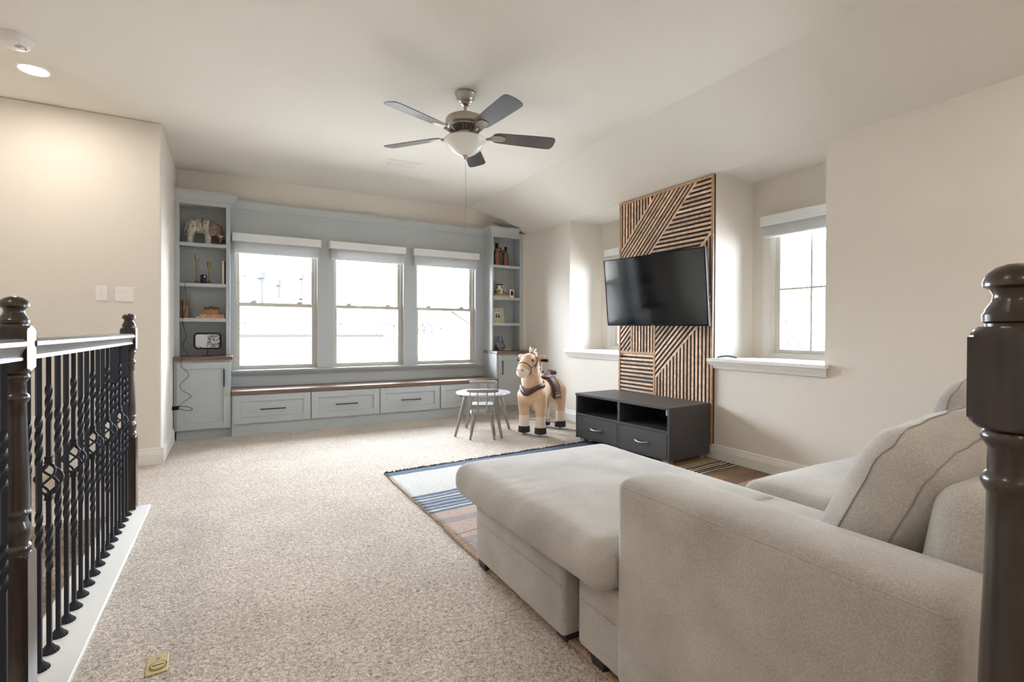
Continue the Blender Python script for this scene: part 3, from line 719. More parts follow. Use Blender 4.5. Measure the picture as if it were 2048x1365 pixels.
def plate(name, label, cat, loc, rz, w, h, kind, group=None):
    t = thing(name, label, cat, loc, rz, group)
    G().box((-w / 2, -0.006, -h / 2), (w / 2, 0, h / 2)).build('cover_plate', M_WHITE, t, bevel=0.002)
    if kind == 'dimmer':
        G().box((-0.017, -0.009, -0.034), (0.017, -0.005, 0.034)).build('control_pad', M_WHITE, t, bevel=0.001)
        for k in range(3): ball(G(), (0, -0.0095, 0.02 - k * 0.018), (0.003, 0.0015, 0.003), 8).build('button', M_GREYP, t)
    elif kind == 'double':
        for s in (-1, 1): G().prism([(-0.0055, -0.034), (-0.009, -0.034), (-0.007, 0.0), (-0.011, 0.034), (-0.0055, 0.034)], 'x', s * 0.024 - 0.0165, s * 0.024 + 0.0165).build('rocker_switch', M_WHITE, t)
    else:
        for s in (-1, 1):
            b = G().box((-0.015, -0.0085, s * 0.024 - 0.014), (0.015, -0.005, s * 0.024 + 0.014)).build('socket', M_WHITE, t, bevel=0.002)
            G().box((-0.008, -0.0088, s * 0.024 - 0.005), (-0.005, -0.0083, s * 0.024 + 0.006)).box((0.005, -0.0088, s * 0.024 - 0.005), (0.008, -0.0083, s * 0.024 + 0.006)).build('slots', M_BLACK, b)
plate('fan_control', 'white single wall control with three buttons, left of the double switch', 'light switch', (-0.8825, 4.96, 1.378), 0, 0.072, 0.116, 'dimmer')
plate('light_switch', 'white double rocker switch plate near the wall corner', 'light switch', (-0.739, 4.96, 1.374), 0, 0.118, 0.116, 'double')
plate('wall_outlet', 'white outlet low on the switch wall behind the balusters', 'outlet', (-1.26, 4.96, 0.39), 0, 0.072, 0.116, 'outlet', 'wall outlets')
plate('wall_outlet', 'white outlet on the short side wall behind the black adapter', 'outlet', (-0.5, 5.72, 0.365), R(90), 0.072, 0.116, 'outlet', 'wall outlets')

# ------------------------------------------------------------------ things on the right tower
M_COPPER = mk('hammered_copper', (140, 98, 78), 0.3, metal=0.7, var=(14, 0.3)); M_DKMETAL = mk('dark_patina', (40, 36, 36), 0.35, metal=0.7)
def bottle(loc, sc, side, label):
    t = thing('copper_bottle', label, 'bottle', loc, 0, 'copper bottles on the top shelf')
    s = sc
    G().lathe([(0.0, 0), (0.034 * s, 0), (0.036 * s, 0.01 * s), (0.035 * s, 0.13 * s), (0.03 * s, 0.15 * s), (0.018 * s, 0.165 * s), (0.016 * s, 0.175 * s)], n=28).build('body', M_COPPER, t, smooth=40)
    G().lathe([(0.016 * s, 0.172 * s), (0.014 * s, 0.19 * s), (0.017 * s, 0.2 * s), (0.015 * s, 0.205 * s), (0.018 * s, 0.222 * s), (0.013 * s, 0.226 * s), (0.0, 0.226 * s)], n=24).build('neck', M_DKMETAL, t, smooth=40)
    G().tube(smooth_path([(side * 0.016 * s, 0, 0.178 * s), (side * 0.04 * s, 0, 0.178 * s), (side * 0.048 * s, 0, 0.158 * s), (side * 0.034 * s, 0, 0.13 * s)], 5), 0.005 * s, 8).build('handle', M_DKMETAL, t, smooth=60)
bottle((3.195, 6.13, 1.993), 1.38, 1, 'taller copper bottle at the left of the pair on the top shelf'); bottle((3.335, 6.13, 1.993), 1.2, -1, 'shorter copper bottle at the right of the pair on the top shelf')
M_KRAFT = mk('kraft_brown_cover', (168, 132, 92), 0.8); M_PALEBK = mk('pale_cover', (196, 184, 166), 0.8)
book('book', 'pale brown book at the bottom of the stack under the painted jug', 'book', (3.24, 6.14, 1.556), (0.25, 0.15, 0.022), M_PALEBK, M_PAGES, group='books under the painted jug')
book('book', 'tan book on top of the pale one, under the painted jug', 'book', (3.25, 6.14, 1.578), (0.21, 0.14, 0.024), M_KRAFT, M_PAGES, group='books under the painted jug')
M_JUG = mk('painted_stoneware', (196, 188, 166), 0.4, var=(30, 0.55))
t = thing('painted_jug', 'small cream and dark patterned jug on stacked books', 'jug', (3.235, 6.12, 1.602)); t.scale = (1.25, 1.25, 1.3)
G().lathe([(0.0, 0), (0.032, 0), (0.04, 0.012), (0.043, 0.05), (0.04, 0.095), (0.043, 0.10), (0.039, 0.10), (0.036, 0.09), (0.036, 0.02), (0.0, 0.014)], n=28).build('body', M_JUG, t, smooth=40)
G().lathe([(0.0405, 0.092), (0.044, 0.094), (0.044, 0.103), (0.0405, 0.101)], n=28).build('rim', M_DKMETAL, t, smooth=40)
G().tube(smooth_path([(0.038, -0.012, 0.085), (0.066, -0.016, 0.08), (0.064, -0.016, 0.045), (0.04, -0.012, 0.035)], 5), 0.0055, 8).build('handle', M_JUG, t, smooth=60)
for k in range(9):
    a = k * 2 * PI / 9; z = 0.03 + 0.04 * (k % 2)
    ball(G(), (0.0425 * math.cos(a), 0.0425 * math.sin(a), z), (0.008, 0.008, 0.01), 8).build('dark_spot', M_DKMETAL, t, smooth=60)
t = thing('digital_clock', 'small white upright digital clock with dark screen, beside the stacked books', 'clock', (3.405, 6.075, 1.556), R(-4))
G().rbox((0, 0, 0.062), (0.062, 0.018, 0.105), 0.006, 4).build('case', M_WHITE, t, smooth=40)
G().box((-0.019, -0.0105, 0.03), (0.019, -0.0085, 0.094)).build('screen', mk('dark_screen', (30, 30, 34), 0.15), t, bevel=0.001)
G().box((-0.03, -0.014, 0), (0.03, 0.03, 0.01)).build('stand', M_WHITE, t, bevel=0.002)
M_GOLDF = mk('patterned_champagne_frame', (190, 182, 156), 0.45, var=(90, 0.3), bump=(120, 0.6, 0.003), metal=0.2)
t = thing('photo_frame', 'patterned champagne frame with small photograph, leaning on the third shelf', 'picture frame', (3.205, 6.085, 1.2035)); t.rotation_euler = (R(-10), 0, R(4))
G().box((-0.102, 0, 0), (-0.04, 0.014, 0.212)).box((0.04, 0, 0), (0.102, 0.014, 0.212)).box((-0.04, 0, 0), (0.04, 0.014, 0.064)).box((-0.04, 0, 0.148), (0.04, 0.014, 0.212)).build('frame', M_GOLDF, t, bevel=0.002)
M_PHOTO2 = mk('photograph_pale', (224, 224, 226), 0.3)
p = G().box((-0.041, 0.004, 0.063), (0.041, 0.01, 0.149)).build('photograph', M_PHOTO2, t)
M_SIL = mk('photograph_dark_figures', (36, 36, 50), 0.4)
for x in (-0.018, 0.017):
    g = G(); ball(g, (x, 0.0035, 0.121), (0.011, 0.001, 0.014), 12); ball(g, (x * 1.1, 0.0035, 0.09), (0.017, 0.001, 0.022), 12); g.build('figure', M_SIL, p, smooth=60)
t = thing('vase', 'dark blue-grey round vase with square neck on the wooden top', 'vase', (3.235, 6.09, 0.823))
M_VASE = mk('blue_grey_glaze', (96, 112, 126), 0.3, coat=0.4)
G().lathe([(0.0, 0), (0.045, 0), (0.066, 0.02), (0.074, 0.055), (0.066, 0.09), (0.04, 0.115), (0.034, 0.13), (0.034, 0.19), (0.037, 0.2), (0.03, 0.2), (0.028, 0.13), (0.0, 0.1)], n=32).build('body', M_VASE, t, smooth=40)
M_BEAD = mk('wooden_beads', (150, 132, 116), 0.5, rand=0.2)
t = thing('bead_garland', 'wooden bead garland looped round the blue vase, with a pale tassel', 'garland', (3.235, 6.09, 0.823))
bp = []
for k in range(26):
    u = k / 25; a = R(250 - 330 * u) if u < 0.5 else R(85 + 0)
    if u < 0.45:
        a = R(-20 - 330 * (u / 0.45)); bp.append((0.048 * math.cos(a), 0.048 * math.sin(a), 0.128 + 0.004 * math.sin(3 * a)))
    else:
        v = (u - 0.45) / 0.55; a = R(190 + 85 * v); rr = 0.052 + 0.042 * math.sin(PI * min(1, v * 0.75)); bp.append((rr * math.cos(a) - 0.0, rr * math.sin(a), max(0.0085, 0.12 - 0.16 * v)))
b0 = None
for q in bp:
    if b0 is None: b0 = ball(G(), (0, 0, 0), 0.0088, 8).build('bead', M_BEAD, t, smooth=60); b = b0
    else: b = b0.copy(); col.objects.link(b)
    b.location = q
G().tube([(0.008, -0.085, 0.012), (0.05, -0.08, 0.014), (0.085, -0.07, 0.012), (0.13, -0.055, 0.014)], [0.007, 0.012, 0.014, 0.018], 10).build('tassel', mk('natural_fibre', (196, 176, 146), 0.9, var=(60, 0.2), stretch=(1, 8, 8)), t, smooth=60)

# ------------------------------------------------------------------ slatted wood panel
M_SLAT = mk('pine_slat', (214, 182, 152), 0.55, var=(26, 0.28), rand=0.28)
M_SLATF = mk('stained_frame_strip', (186, 146, 110), 0.55, var=(22, 0.25), rand=0.1)
M_BACKB = mk('black_backing_board', (34, 28, 26), 0.8)
pan = thing('slat_wall_panel', 'tall panel of angled wooden slats on black backing behind the television', 'wall panel', (0, 0, 0))
PY0, PY1, PZ0, PZ1 = 2.888, 4.076, 0.134, 2.446
G().box((XR - 0.018, PY0, PZ0), (XR - 0.001, PY1, PZ1)).build('backing_board', M_BACKB, pan)
XS0, XS1 = XR - 0.0245, XR - 0.018
def strip(poly, m=M_SLATF, x0=XS0 - 0.003): return G().prism(poly, 'x', x0, XS1).build('slat', m, pan, fix=True)
fw = 0.022
for a, b, c, d in ((PY0, PZ0, PY0 + fw, PZ1), (PY1 - fw, PZ0, PY1, PZ1), (PY0 + fw, PZ1 - fw, PY1 - fw, PZ1)):
    o = G().box((XS0 - 0.006, a, b), (XS1, c, d)).build('frame_strip', M_SLATF, pan)
def clip(poly, a, b, c):            # keep a*y + b*z <= c
    out = []
    for i in range(len(poly)):
        p, q = poly[i], poly[(i + 1) % len(poly)]
        fp, fq = a * p[0] + b * p[1] - c, a * q[0] + b * q[1] - c
        if fp <= 0: out.append(p)
        if fp * fq < 0:
            t = fp / (fp - fq); out.append((p[0] + (q[0] - p[0]) * t, p[1] + (q[1] - p[1]) * t))
    return out
def area(p): return abs(sum(p[i][0] * p[(i + 1) % len(p)][1] - p[(i + 1) % len(p)][0] * p[i][1] for i in range(len(p)))) / 2
def slats(poly, nrm, start, pitch, wd=0.0205, count=60):
    for k in range(count):
        c0 = start + k * pitch
        q = clip(clip(poly, nrm[0], nrm[1], c0 + wd), -nrm[0], -nrm[1], -c0)
        if len(q) > 2 and area(q) > 0.0004: strip(q, M_SLAT, XS0)
def rect(y0, z0, y1, z1): return [(y0, z0), (y1, z0), (y1, z1), (y0, z1)]
I0, I1, J1 = PY0 + fw, PY1 - fw, PZ1 - fw
s2 = math.sqrt(0.5); wd = 0.0215
L1, L2, L3, L4 = 5.972 * s2, 5.49 * s2, 4.19 * s2, 4.85 * s2
full = rect(I0, 1.42, I1, J1)
slats(clip(full, -s2, -s2, -(L1 + wd)), (1, 0), 2.905 + 0.009, 0.0418)                 # A upright slats, top left
slats(clip(clip(full, s2, s2, L1 + wd), -s2, -s2, -L2), (s2, s2), L2, (L1 - L2) / 9)     # B diagonal band
slats(clip(clip(full, s2, s2, L2), -s2, -s2, -(L4 + wd)), (0, 1), 1.43, 0.0398)           # C level slats, top right
slats(clip(clip(full, s2, s2, L4 + wd), -s2, -s2, -L4), (s2, s2), L4, 0.04, wd, 1)        # short diagonal edge
slats(clip(full, s2, s2, L4), (1, 0), I0 + 0.02, 0.0405)                                # D upright slats at the right
DV = 3.568
strip(rect(DV - 0.011, PZ0, DV + 0.011, 1.42))
low = rect(I0, PZ0, DV - 0.011, 1.42)
slats(clip(low, -s2, -s2, -L3), (s2, s2), L3, 0.0402)                                    # H diagonal slats
slats(clip(low, s2, s2, L3), (1, 0), I0 + 0.02, 0.0405)                                 # I upright slats, bottom right
strip(rect(DV + 0.011, 0.866, I1, 0.89)); strip(rect(3.877, 0.89, 3.897, 1.42))
slats(rect(3.897, 0.89, I1, 1.42), (s2, s2), 4.79 * s2, 0.0402)                          # E
slats(rect(DV + 0.011, 0.89, 3.877, 1.42), (1, 0), 3.597, 0.0415)                        # F
slats(rect(DV + 0.011, PZ0, I1, 0.866), (0, 1), 0.158, 0.0402)                           # G

# ------------------------------------------------------------------ television
W = 1.15; k = W / 1.11
tvM = Matrix.Translation((3.195 * k, 3.214 * k, 1.1 + 0.356 * k)) @ Matrix.Rotation(R(-85.52), 4, 'Z') @ Matrix.Rotation(0.106, 4, 'X') @ Matrix.Rotation(0.009, 4, 'Y')
tv = thing('television', 'large flat black television tilted forward on a wall arm in front of the slats', 'television')
tv.matrix_world = tvM
M_TVB = mk('black_plastic', (16, 16, 18), 0.6, spec=0.1); M_SCREEN = mk('television_screen', (7, 8, 10), 0.08, spec=0.6)
w2, h2 = W / 2, W * 9 / 32
G().box((-w2, 0, -h2), (w2, 0.03, -h2 + 0.014)).box((-w2, 0, h2 - 0.008), (w2, 0.03, h2)).box((-w2, 0, -h2 + 0.014), (-w2 + 0.009, 0.03, h2 - 0.008)).box((w2 - 0.009, 0, -h2 + 0.014), (w2, 0.03, h2 - 0.008)).build('bezel', M_TVB, tv, bevel=0.001)
G().box((-w2 + 0.008, 0.003, -h2 + 0.013), (w2 - 0.008, 0.012, h2 - 0.007)).build('screen', M_SCREEN, tv)
G().box((-w2 + 0.004, 0.029, -h2 + 0.004), (w2 - 0.004, 0.036, h2 - 0.004)).prism([(0.036, -h2 + 0.03), (0.07, -h2 + 0.06), (0.07, 0.1), (0.036, 0.2)], 'x', -w2 + 0.08, w2 - 0.08).build('rear_housing', M_TVB, tv)
G().box((w2 - 0.0005, 0.004, -h2), (w2 + 0.001, 0.008, h2)).build('edge_strip', M_CHAR, tv)
G().box((-0.016, -0.001, -h2 + 0.004), (0.016, 0.001, -h2 + 0.009)).build('badge', M_GREYP, tv)
inv = tvM.inverted()
g = G().box((-0.12, 0.07, -0.1), (-0.09, 0.085, 0.14)).box((0.09, 0.07, -0.1), (0.12, 0.085, 0.14)).box((-0.15, 0.082, -0.03), (0.15, 0.095, 0.05))
g.build('mount_bracket', M_BLACK, tv)
wall_p = inv @ Vector((XS0 - 0.004, 3.40, 1.46)); mid = inv @ Vector((3.46, 3.62, 1.46))
G().tube([(0, 0.09, 0.01), tuple(mid), tuple(wall_p)], 0.02, 4).build('mount_arm', M_BLACK, tv)
G().box((-0.09, -0.005, -0.12), (0.09, 0.005, 0.12)).xf(inv @ Matrix.Translation((XS0 - 0.006, 3.40, 1.46)) @ Matrix.Rotation(R(-90), 4, 'Z')).build('wall_plate', M_BLACK, tv)

# ------------------------------------------------------------------ charcoal television stand
a = math.atan2(-1.13, 0.08)
st = thing('tv_stand', 'low charcoal television stand with two open bays and two drawers', 'tv stand', (2.97, 3.99, 0.006), a)
SW, SD, SH = 1.135, 0.53, 0.48
G().box((-0.004, -0.006, SH - 0.022), (SW + 0.004, SD, SH)).build('top', M_CHAR, st, bevel=0.002)
for x in (0.0, SW - 0.02): G().box((x, 0, 0.045), (x + 0.02, SD - 0.005, SH - 0.022)).build('side_panel', M_CHAR, st)
G().box((0.566, 0, 0.045), (0.59, SD - 0.01, SH - 0.022)).build('divider', M_CHAR, st)
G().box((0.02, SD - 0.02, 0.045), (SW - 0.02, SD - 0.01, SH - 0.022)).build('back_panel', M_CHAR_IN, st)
for x0, x1 in ((0.02, 0.566), (0.59, SW - 0.02)):
    G().box((x0, 0.0, 0.268), (x1, SD - 0.02, 0.288)).build('shelf', M_CHAR, st)
    d = G().box((x0 + 0.003, -0.002, 0.062), (x1 - 0.003, 0.016, 0.264)).build('drawer', M_CHAR, st, bevel=0.0015)
    m = (x0 + x1) / 2
    G().tube(smooth_path([(m - 0.068, -0.003, 0.166), (m - 0.055, -0.02, 0.163), (m, -0.032, 0.158), (m + 0.055, -0.02, 0.163), (m + 0.068, -0.003, 0.166)], 5), 0.009, 8, flat=0.75).build('handle', M_NICKEL, d, smooth=60)
G().box((0.02, 0.012, 0.045), (SW - 0.02, SD - 0.02, 0.062)).build('bottom_panel', M_CHAR, st)
for x in (0.03, SW - 0.09):
    for y in (0.03, SD - 0.09): G().box((x, y, 0.0), (x + 0.06, y + 0.06, 0.045)).build('foot', M_GREYP, st, bevel=0.003)
for x, z0, z1 in ((0.545, 0.395, 0.455), (1.085, 0.41, 0.455)): G().box((x, 0.02, z0), (x + 0.018, 0.03, z1)).build('bracket', M_NICKEL, st)

# ------------------------------------------------------------------ small table and its two chairs
tb = thing('kids_table', 'small round grey table with splayed legs by the drawer bench', 'table', (2.355, 4.815, 0))
G().lathe([(0.0, 0.42), (0.28, 0.42), (0.292, 0.425), (0.295, 0.434), (0.29, 0.44), (0.0, 0.44)], n=56).build('tabletop', M_GREYTOP, tb, smooth=40)
l0 = None
base_a = math.atan2(4.774 - 4.815, 2.012 - 2.355)
for k in range(4):
    if l0 is None:
        g = G().lathe([(0.0, 0.0), (0.036, 0.0), (0.036, 0.012), (0.024, 0.03)], (0, 0, 0), 20)
        g.v = []; g.f = []
        g.tube([(0.345, 0, 0.0), (0.225, 0, 0.395), (0.218, 0, 0.42)], [0.0135, 0.021, 0.021], 14)
        l0 = g.build('leg', M_GREYWOOD, tb, smooth=40)
        c0 = G().lathe([(0.0, 0.405), (0.033, 0.405), (0.036, 0.42), (0.0, 0.42)], (0.22, 0, 0), 20).build('leg_mount', M_GREYWOOD, l0, smooth=40); l = l0
    else: l = copy_tree(l0, tb)
    l.rotation_euler = (0, 0, base_a + k * PI / 2)
def chair_parts(c):
    # local: sitter faces +y, back rail at -y
    g = G(); g.rbox((0, 0.01, 0.262), (0.265, 0.25, 0.024), 0.011, 6, fn=lambda q, u: (q.x * (1 - 0.12 * max(0, -u[1])), q.y, q.z - 0.006 * (1 - u[0] ** 2) * (1 - u[1] ** 2) * (u[2] > 0))); g.build('seat', M_GREYWOOD, c, smooth=45)
    for sx in (-1, 1):
        for sy in (-1, 1):
            lg = G().tube([(sx * 0.122, sy * 0.115 + 0.005, 0.0), (sx * 0.088, sy * 0.085 + 0.005, 0.215), (sx * 0.085, sy * 0.082 + 0.005, 0.25)], [0.0115, 0.018, 0.018], 12).build('leg', M_GREYWOOD, c, smooth=40)
            G().lathe([(0.0, 0.232), (0.025, 0.232), (0.028, 0.251), (0.0, 0.251)], (sx * 0.086, sy * 0.083 + 0.005, 0), 16).build('leg_mount', M_GREYWOOD, lg, smooth=40)
    arc = [(0.155 * math.sin(t) / math.sin(1.0), -0.175 + 0.075 * (1 - math.cos(t)) / (1 - math.cos(1.0)) * 0.6, 0.497) for t in [-1 + 2 * k / 12 for k in range(13)]]
    G().tube(arc, [0.013] + [0.017] * 11 + [0.013], 12).build('top_rail', M_GREYWOOD, c, smooth=50)
    for x0, x1 in ((-0.105, -0.125), (-0.04, -0.048), (0.04, 0.048), (0.105, 0.125)):
        ys = -0.175 + 0.045 * (x1 / 0.155) ** 2
        G().tube([(x0, -0.09 + 0.02 * (abs(x0) > 0.1), 0.268), ((x0 + x1) / 2, (-0.09 + ys) / 2 - 0.004, 0.38), (x1, ys, 0.49)], [0.006, 0.0075, 0.006], 10).build('spindle', M_GREYWOOD, c, smooth=50)
ang = math.atan2(0.88, 0.47) - PI / 2
c1 = thing('kids_chair', 'small grey spindle-back chair on the near side of the round table', 'chair', (2.245, 4.60, 0), ang, 'small spindle-back chairs at the round table')
chair_parts(c1)
c2 = copy_tree(c1); c2.location = (2.49, 5.11, 0); c2.rotation_euler = (0, 0, ang + PI)
c2['label'] = 'small grey spindle-back chair on the far side of the round table'

# ------------------------------------------------------------------ plush riding horse
M_PLUSH = mk('tan_plush', (226, 192, 158), 0.95, var=(14, 0.08), bump=(260, 0.5, 0.003), sheen=0.5)
M_CREAM = mk('cream_plush', (236, 222, 206), 0.95, bump=(260, 0.5, 0.003), sheen=0.5)
M_LEATH = mk('dark_brown_leatherette', (88, 62, 60), 0.5); M_HOOF = mk('black_felt', (52, 52, 56), 0.9)
M_EYE = mk('dark_glass_eye', (30, 16, 12), 0.08, coat=1.0)
hs = thing('plush_horse', 'tan plush ride-on horse with brown saddle standing beside the small table', 'toy horse', (2.945, 4.572, 0.0), math.atan2(-0.49, -0.87))
FX, HX, LY = 0.215, -0.235, 0.098
def horse(g):
    limb(g, [(-0.235, 0, 0.475), (-0.1, 0, 0.47), (0.06, 0, 0.462), (0.2, 0, 0.45)], [0.115, 0.122, 0.125, 0.13])
    ball(g, (0.225, 0, 0.44), (0.105, 0.15, 0.125)); ball(g, (-0.245, 0, 0.46), (0.105, 0.14, 0.125))
    limb(g, [(0.19, 0, 0.48), (0.24, 0, 0.58), (0.245, 0, 0.66), (0.25, 0, 0.74)], [0.125, 0.108, 0.097, 0.088])
    for s in (-1, 1):
        limb(g, [(0.215, s * 0.085, 0.42), (FX, s * LY, 0.3), (FX, s * LY, 0.2)], [0.085, 0.066, 0.05])
        limb(g, [(-0.235, s * 0.08, 0.43), (HX - 0.01, s * LY, 0.31), (HX - 0.02, s * LY, 0.2)], [0.095, 0.066, 0.05])
    # head
    limb(g, [(0.245, 0, 0.782), (0.30, 0, 0.772), (0.365, 0, 0.728), (0.41, 0, 0.695)], [0.084, 0.092, 0.078, 0.066])
    for s in (-1, 1):
        ball(g, (0.236, s * 0.105, 0.822), (0.034, 0.058, 0.024), 12, Matrix.Rotation(s * 0.25, 3, 'X'))
blob('body', horse, M_PLUSH, hs, 0.007, 5)
g = G()
limb(g, [(0.385, 0, 0.705), (0.412, 0, 0.684)], [0.061, 0.057]); blob('muzzle', lambda q: limb(q, [(0.392, 0, 0.704), (0.425, 0, 0.682)], [0.069, 0.064]), M_CREAM, hs, 0.006, 3)
for s in (-1, 1):
    g = G(); ball(g, (0.477, s * 0.028, 0.70), (0.006, 0.009, 0.011), 10); g.build('nostril', M_LEATH, hs, smooth=60)
    g = G(); ball(g, (0.345, s * 0.074, 0.795), (0.016, 0.012, 0.017), 12); g.build('eye', M_EYE, hs, smooth=60)
    for lx, fr in ((FX, 1), (HX - 0.02, 0)):
        lg = G().lathe([(0.0, 0.205), (0.05, 0.21), (0.054, 0.2), (0.052, 0.15), (0.056, 0.09), (0.058, 0.08), (0.0, 0.08)], (lx, s * LY, 0), 20).build('sock', M_CREAM, hs, smooth=50)
        G().lathe([(0.0, 0.092), (0.059, 0.092), (0.061, 0.08), (0.064, 0.032), (0.06, 0.026), (0.0, 0.026)], (lx, s * LY, 0), 20).build('hoof', M_HOOF, lg, smooth=50)
        G().lathe([(0.0, -0.008), (0.016, -0.008), (0.018, -0.004), (0.018, 0.004), (0.016, 0.008), (0.0, 0.008)], (lx, s * LY, 0.018), 14, Matrix.Rotation(R(90), 3, 'X')).box((lx - 0.016, s * LY - 0.013, 0.014), (lx + 0.016, s * LY + 0.013, 0.03)).build('wheel', M_GREYP, lg)
# mane and forelock tufts
g = G(); rnd = random.Random(3)
for k in range(60):
    t = k / 59; b = Vector((0.26 - 0.14 * t ** 1.3, rnd.uniform(-0.018, 0.018), 0.845 - 0.28 * t ** 1.5)); d = Vector((-0.05 - 0.03 * t + rnd.uniform(-0.02, 0.02), rnd.uniform(-0.05, 0.05), 0.075 * (1 - t) ** 1.5 + rnd.uniform(-0.02, 0.02)))
    g.tube([tuple(b), tuple(b + d * 0.6 + Vector((0, 0, 0.008))), tuple(b + d)], [0.013, 0.010, 0.002], 6)
for k in range(14):
    b = Vector((0.27, rnd.uniform(-0.02, 0.02), 0.845)); d = Vector((rnd.uniform(-0.05, 0.05), rnd.uniform(-0.02, 0.055), rnd.uniform(0.0, 0.03)))
    g.tube([tuple(b), tuple(b + d * 0.6), tuple(b + d)], [0.011, 0.008, 0.002], 6)
o = g.build('mane', M_CREAM, hs, smooth=60); o['kind'] = 'stuff'
g = G()
for k in range(24):
    y = rnd.uniform(-0.02, 0.02)
    g.tube([(-0.33, y * 0.5, 0.52), (-0.40, y, 0.46), (-0.42, y * 2, 0.34), (-0.40, y * 2.4, 0.25)], [0.012, 0.014, 0.012, 0.003], 6)
o = g.build('tail', M_CREAM, hs, smooth=60); o['kind'] = 'stuff'
# collar, bridle, grips, saddle, stirrup pegs
def ring(cx, cz, ry, rz, tiltY, n=36):
    out = []
    for k in range(n):
        a = 2 * PI * k / n; p = Vector((0, ry * math.cos(a), rz * math.sin(a))); p = Matrix.Rotation(tiltY, 3, 'Y') @ p; out.append((cx + p.x, p.y, cz + p.z))
    return out
cl = []
N = 40
for k in range(N):
    a = 2 * PI * k / N; cx, sy = math.cos(a), math.sin(a)
    front = max(0, cx)
    for (rr, zz) in ((1.0, 0.55), (1.02, 0.505)):
        cl.append((0.215 + 0.127 * rr * cx * (1.06 if zz < 0.53 else 1.0), 0.121 * rr * sy * (1.05 if zz < 0.53 else 0.97), zz - 0.05 * front ** 2 + 0.02 * max(0, -cx) - (0.03 * front ** 6 if zz < 0.53 else 0)))
g = G(); g.add(cl, [(2 * k, 2 * k + 1, (2 * k + 3) % (2 * N), (2 * k + 2) % (2 * N)) for k in range(N)])
o = g.build('collar_band', M_LEATH, hs, smooth=60); sm = o.modifiers.new('thick', 'SOLIDIFY'); sm.thickness = 0.006; sm.offset = 1
br = G().tube(ring(0.383, 0.715, 0.078, 0.078, R(35)), 0.0045, 6, closed=True).tube(ring(0.29, 0.778, 0.0965, 0.096, R(-12)), 0.0045, 6, closed=True)
for s in (-1, 1): br.tube(smooth_path([(0.375, s * 0.077, 0.722), (0.34, s * 0.092, 0.74), (0.30, s * 0.0965, 0.765)], 5), 0.0045, 6)
brd = br.build('bridle', M_LEATH, hs, smooth=60)
for s in (-1, 1): G().tube(smooth_path([(0.375, s * 0.078, 0.708), (0.345, s * 0.105, 0.655), (0.29, s * 0.118, 0.65), (0.235, s * 0.118, 0.70), (0.213, s * 0.108, 0.785)], 6), 0.0045, 6).build('rein', M_CREAM, brd, smooth=60)
for s in (-1, 1):
    q = G(); ball(q, (0.38, s * 0.08, 0.712), 0.011, 10); q.build('bridle_stud', M_BRASS, brd, smooth=60)
hb = G().tube([(0.215, -0.17, 0.79), (0.215, 0.17, 0.79)], 0.008, 10).build('handlebar', M_NICKEL, hs, smooth=60)
for s in (-1, 1): G().tube([(0.215, s * 0.1, 0.79), (0.215, s * 0.105, 0.79), (0.215, s * 0.18, 0.79), (0.215, s * 0.185, 0.79)], [0.011, 0.0155, 0.0155, 0.012], 14).build('grip', M_BLACK, hb, smooth=50)
sad = blob('saddle', lambda q: (limb(q, [(0.05, 0, 0.605), (-0.03, 0, 0.59), (-0.12, 0, 0.6), (-0.165, 0, 0.63)], [0.03, 0.04, 0.05, 0.035]), limb(q, [(-0.16, -0.075, 0.635), (-0.165, 0, 0.645), (-0.16, 0.075, 0.635)], [0.024, 0.026, 0.024]), ball(q, (-0.06, 0, 0.595), (0.12, 0.085, 0.035))), M_LEATH, hs, 0.006, 3)
for s in (-1, 1):
    fl = []
    for i in range(9):
        t = i / 8; z = 0.60 - 0.23 * t; y = s * (0.075 + 0.062 * math.sin(min(1, t * 1.5) * PI / 2) - 0.012 * max(0, t - 0.6))
        for x in (0.02 - 0.02 * t, -0.15 - 0.05 * t): fl.append((x, y, z))
    o = G().add(fl, [(2 * i, 2 * i + 1, 2 * i + 3, 2 * i + 2) for i in range(8)]).build('saddle_flap', M_LEATH, sad, smooth=60)
    m_ = o.modifiers.new('thick', 'SOLIDIFY'); m_.thickness = 0.008; m_.offset = 0
    G().rbox((-0.1, s * 0.141, 0.395), (0.15, 0.014, 0.075), 0.006, 4).build('saddle_pouch', M_LEATH, sad, smooth=50)
    G().tube(smooth_path([(-0.155, s * 0.1495, 0.392), (-0.14, s * 0.1495, 0.398), (-0.125, s * 0.1495, 0.39), (-0.11, s * 0.1495, 0.399), (-0.09, s * 0.1495, 0.391), (-0.07, s * 0.1495, 0.397), (-0.05, s * 0.1495, 0.392)], 4), 0.003, 5).build('pouch_stitching', M_CREAM, sad)
fr = G().tube([(-0.02, 0, 0.36), (-0.02, 0, 0.12)], 0.012, 8).box((-0.045, -0.16, 0.115), (0.015, -0.05, 0.127)).box((-0.045, 0.05, 0.115), (0.015, 0.16, 0.127)).tube([(-0.015, -0.06, 0.12), (-0.015, 0.06, 0.12)], 0.009, 8)
fr.build('stirrup_pegs', M_GREYP, hs, smooth=40)

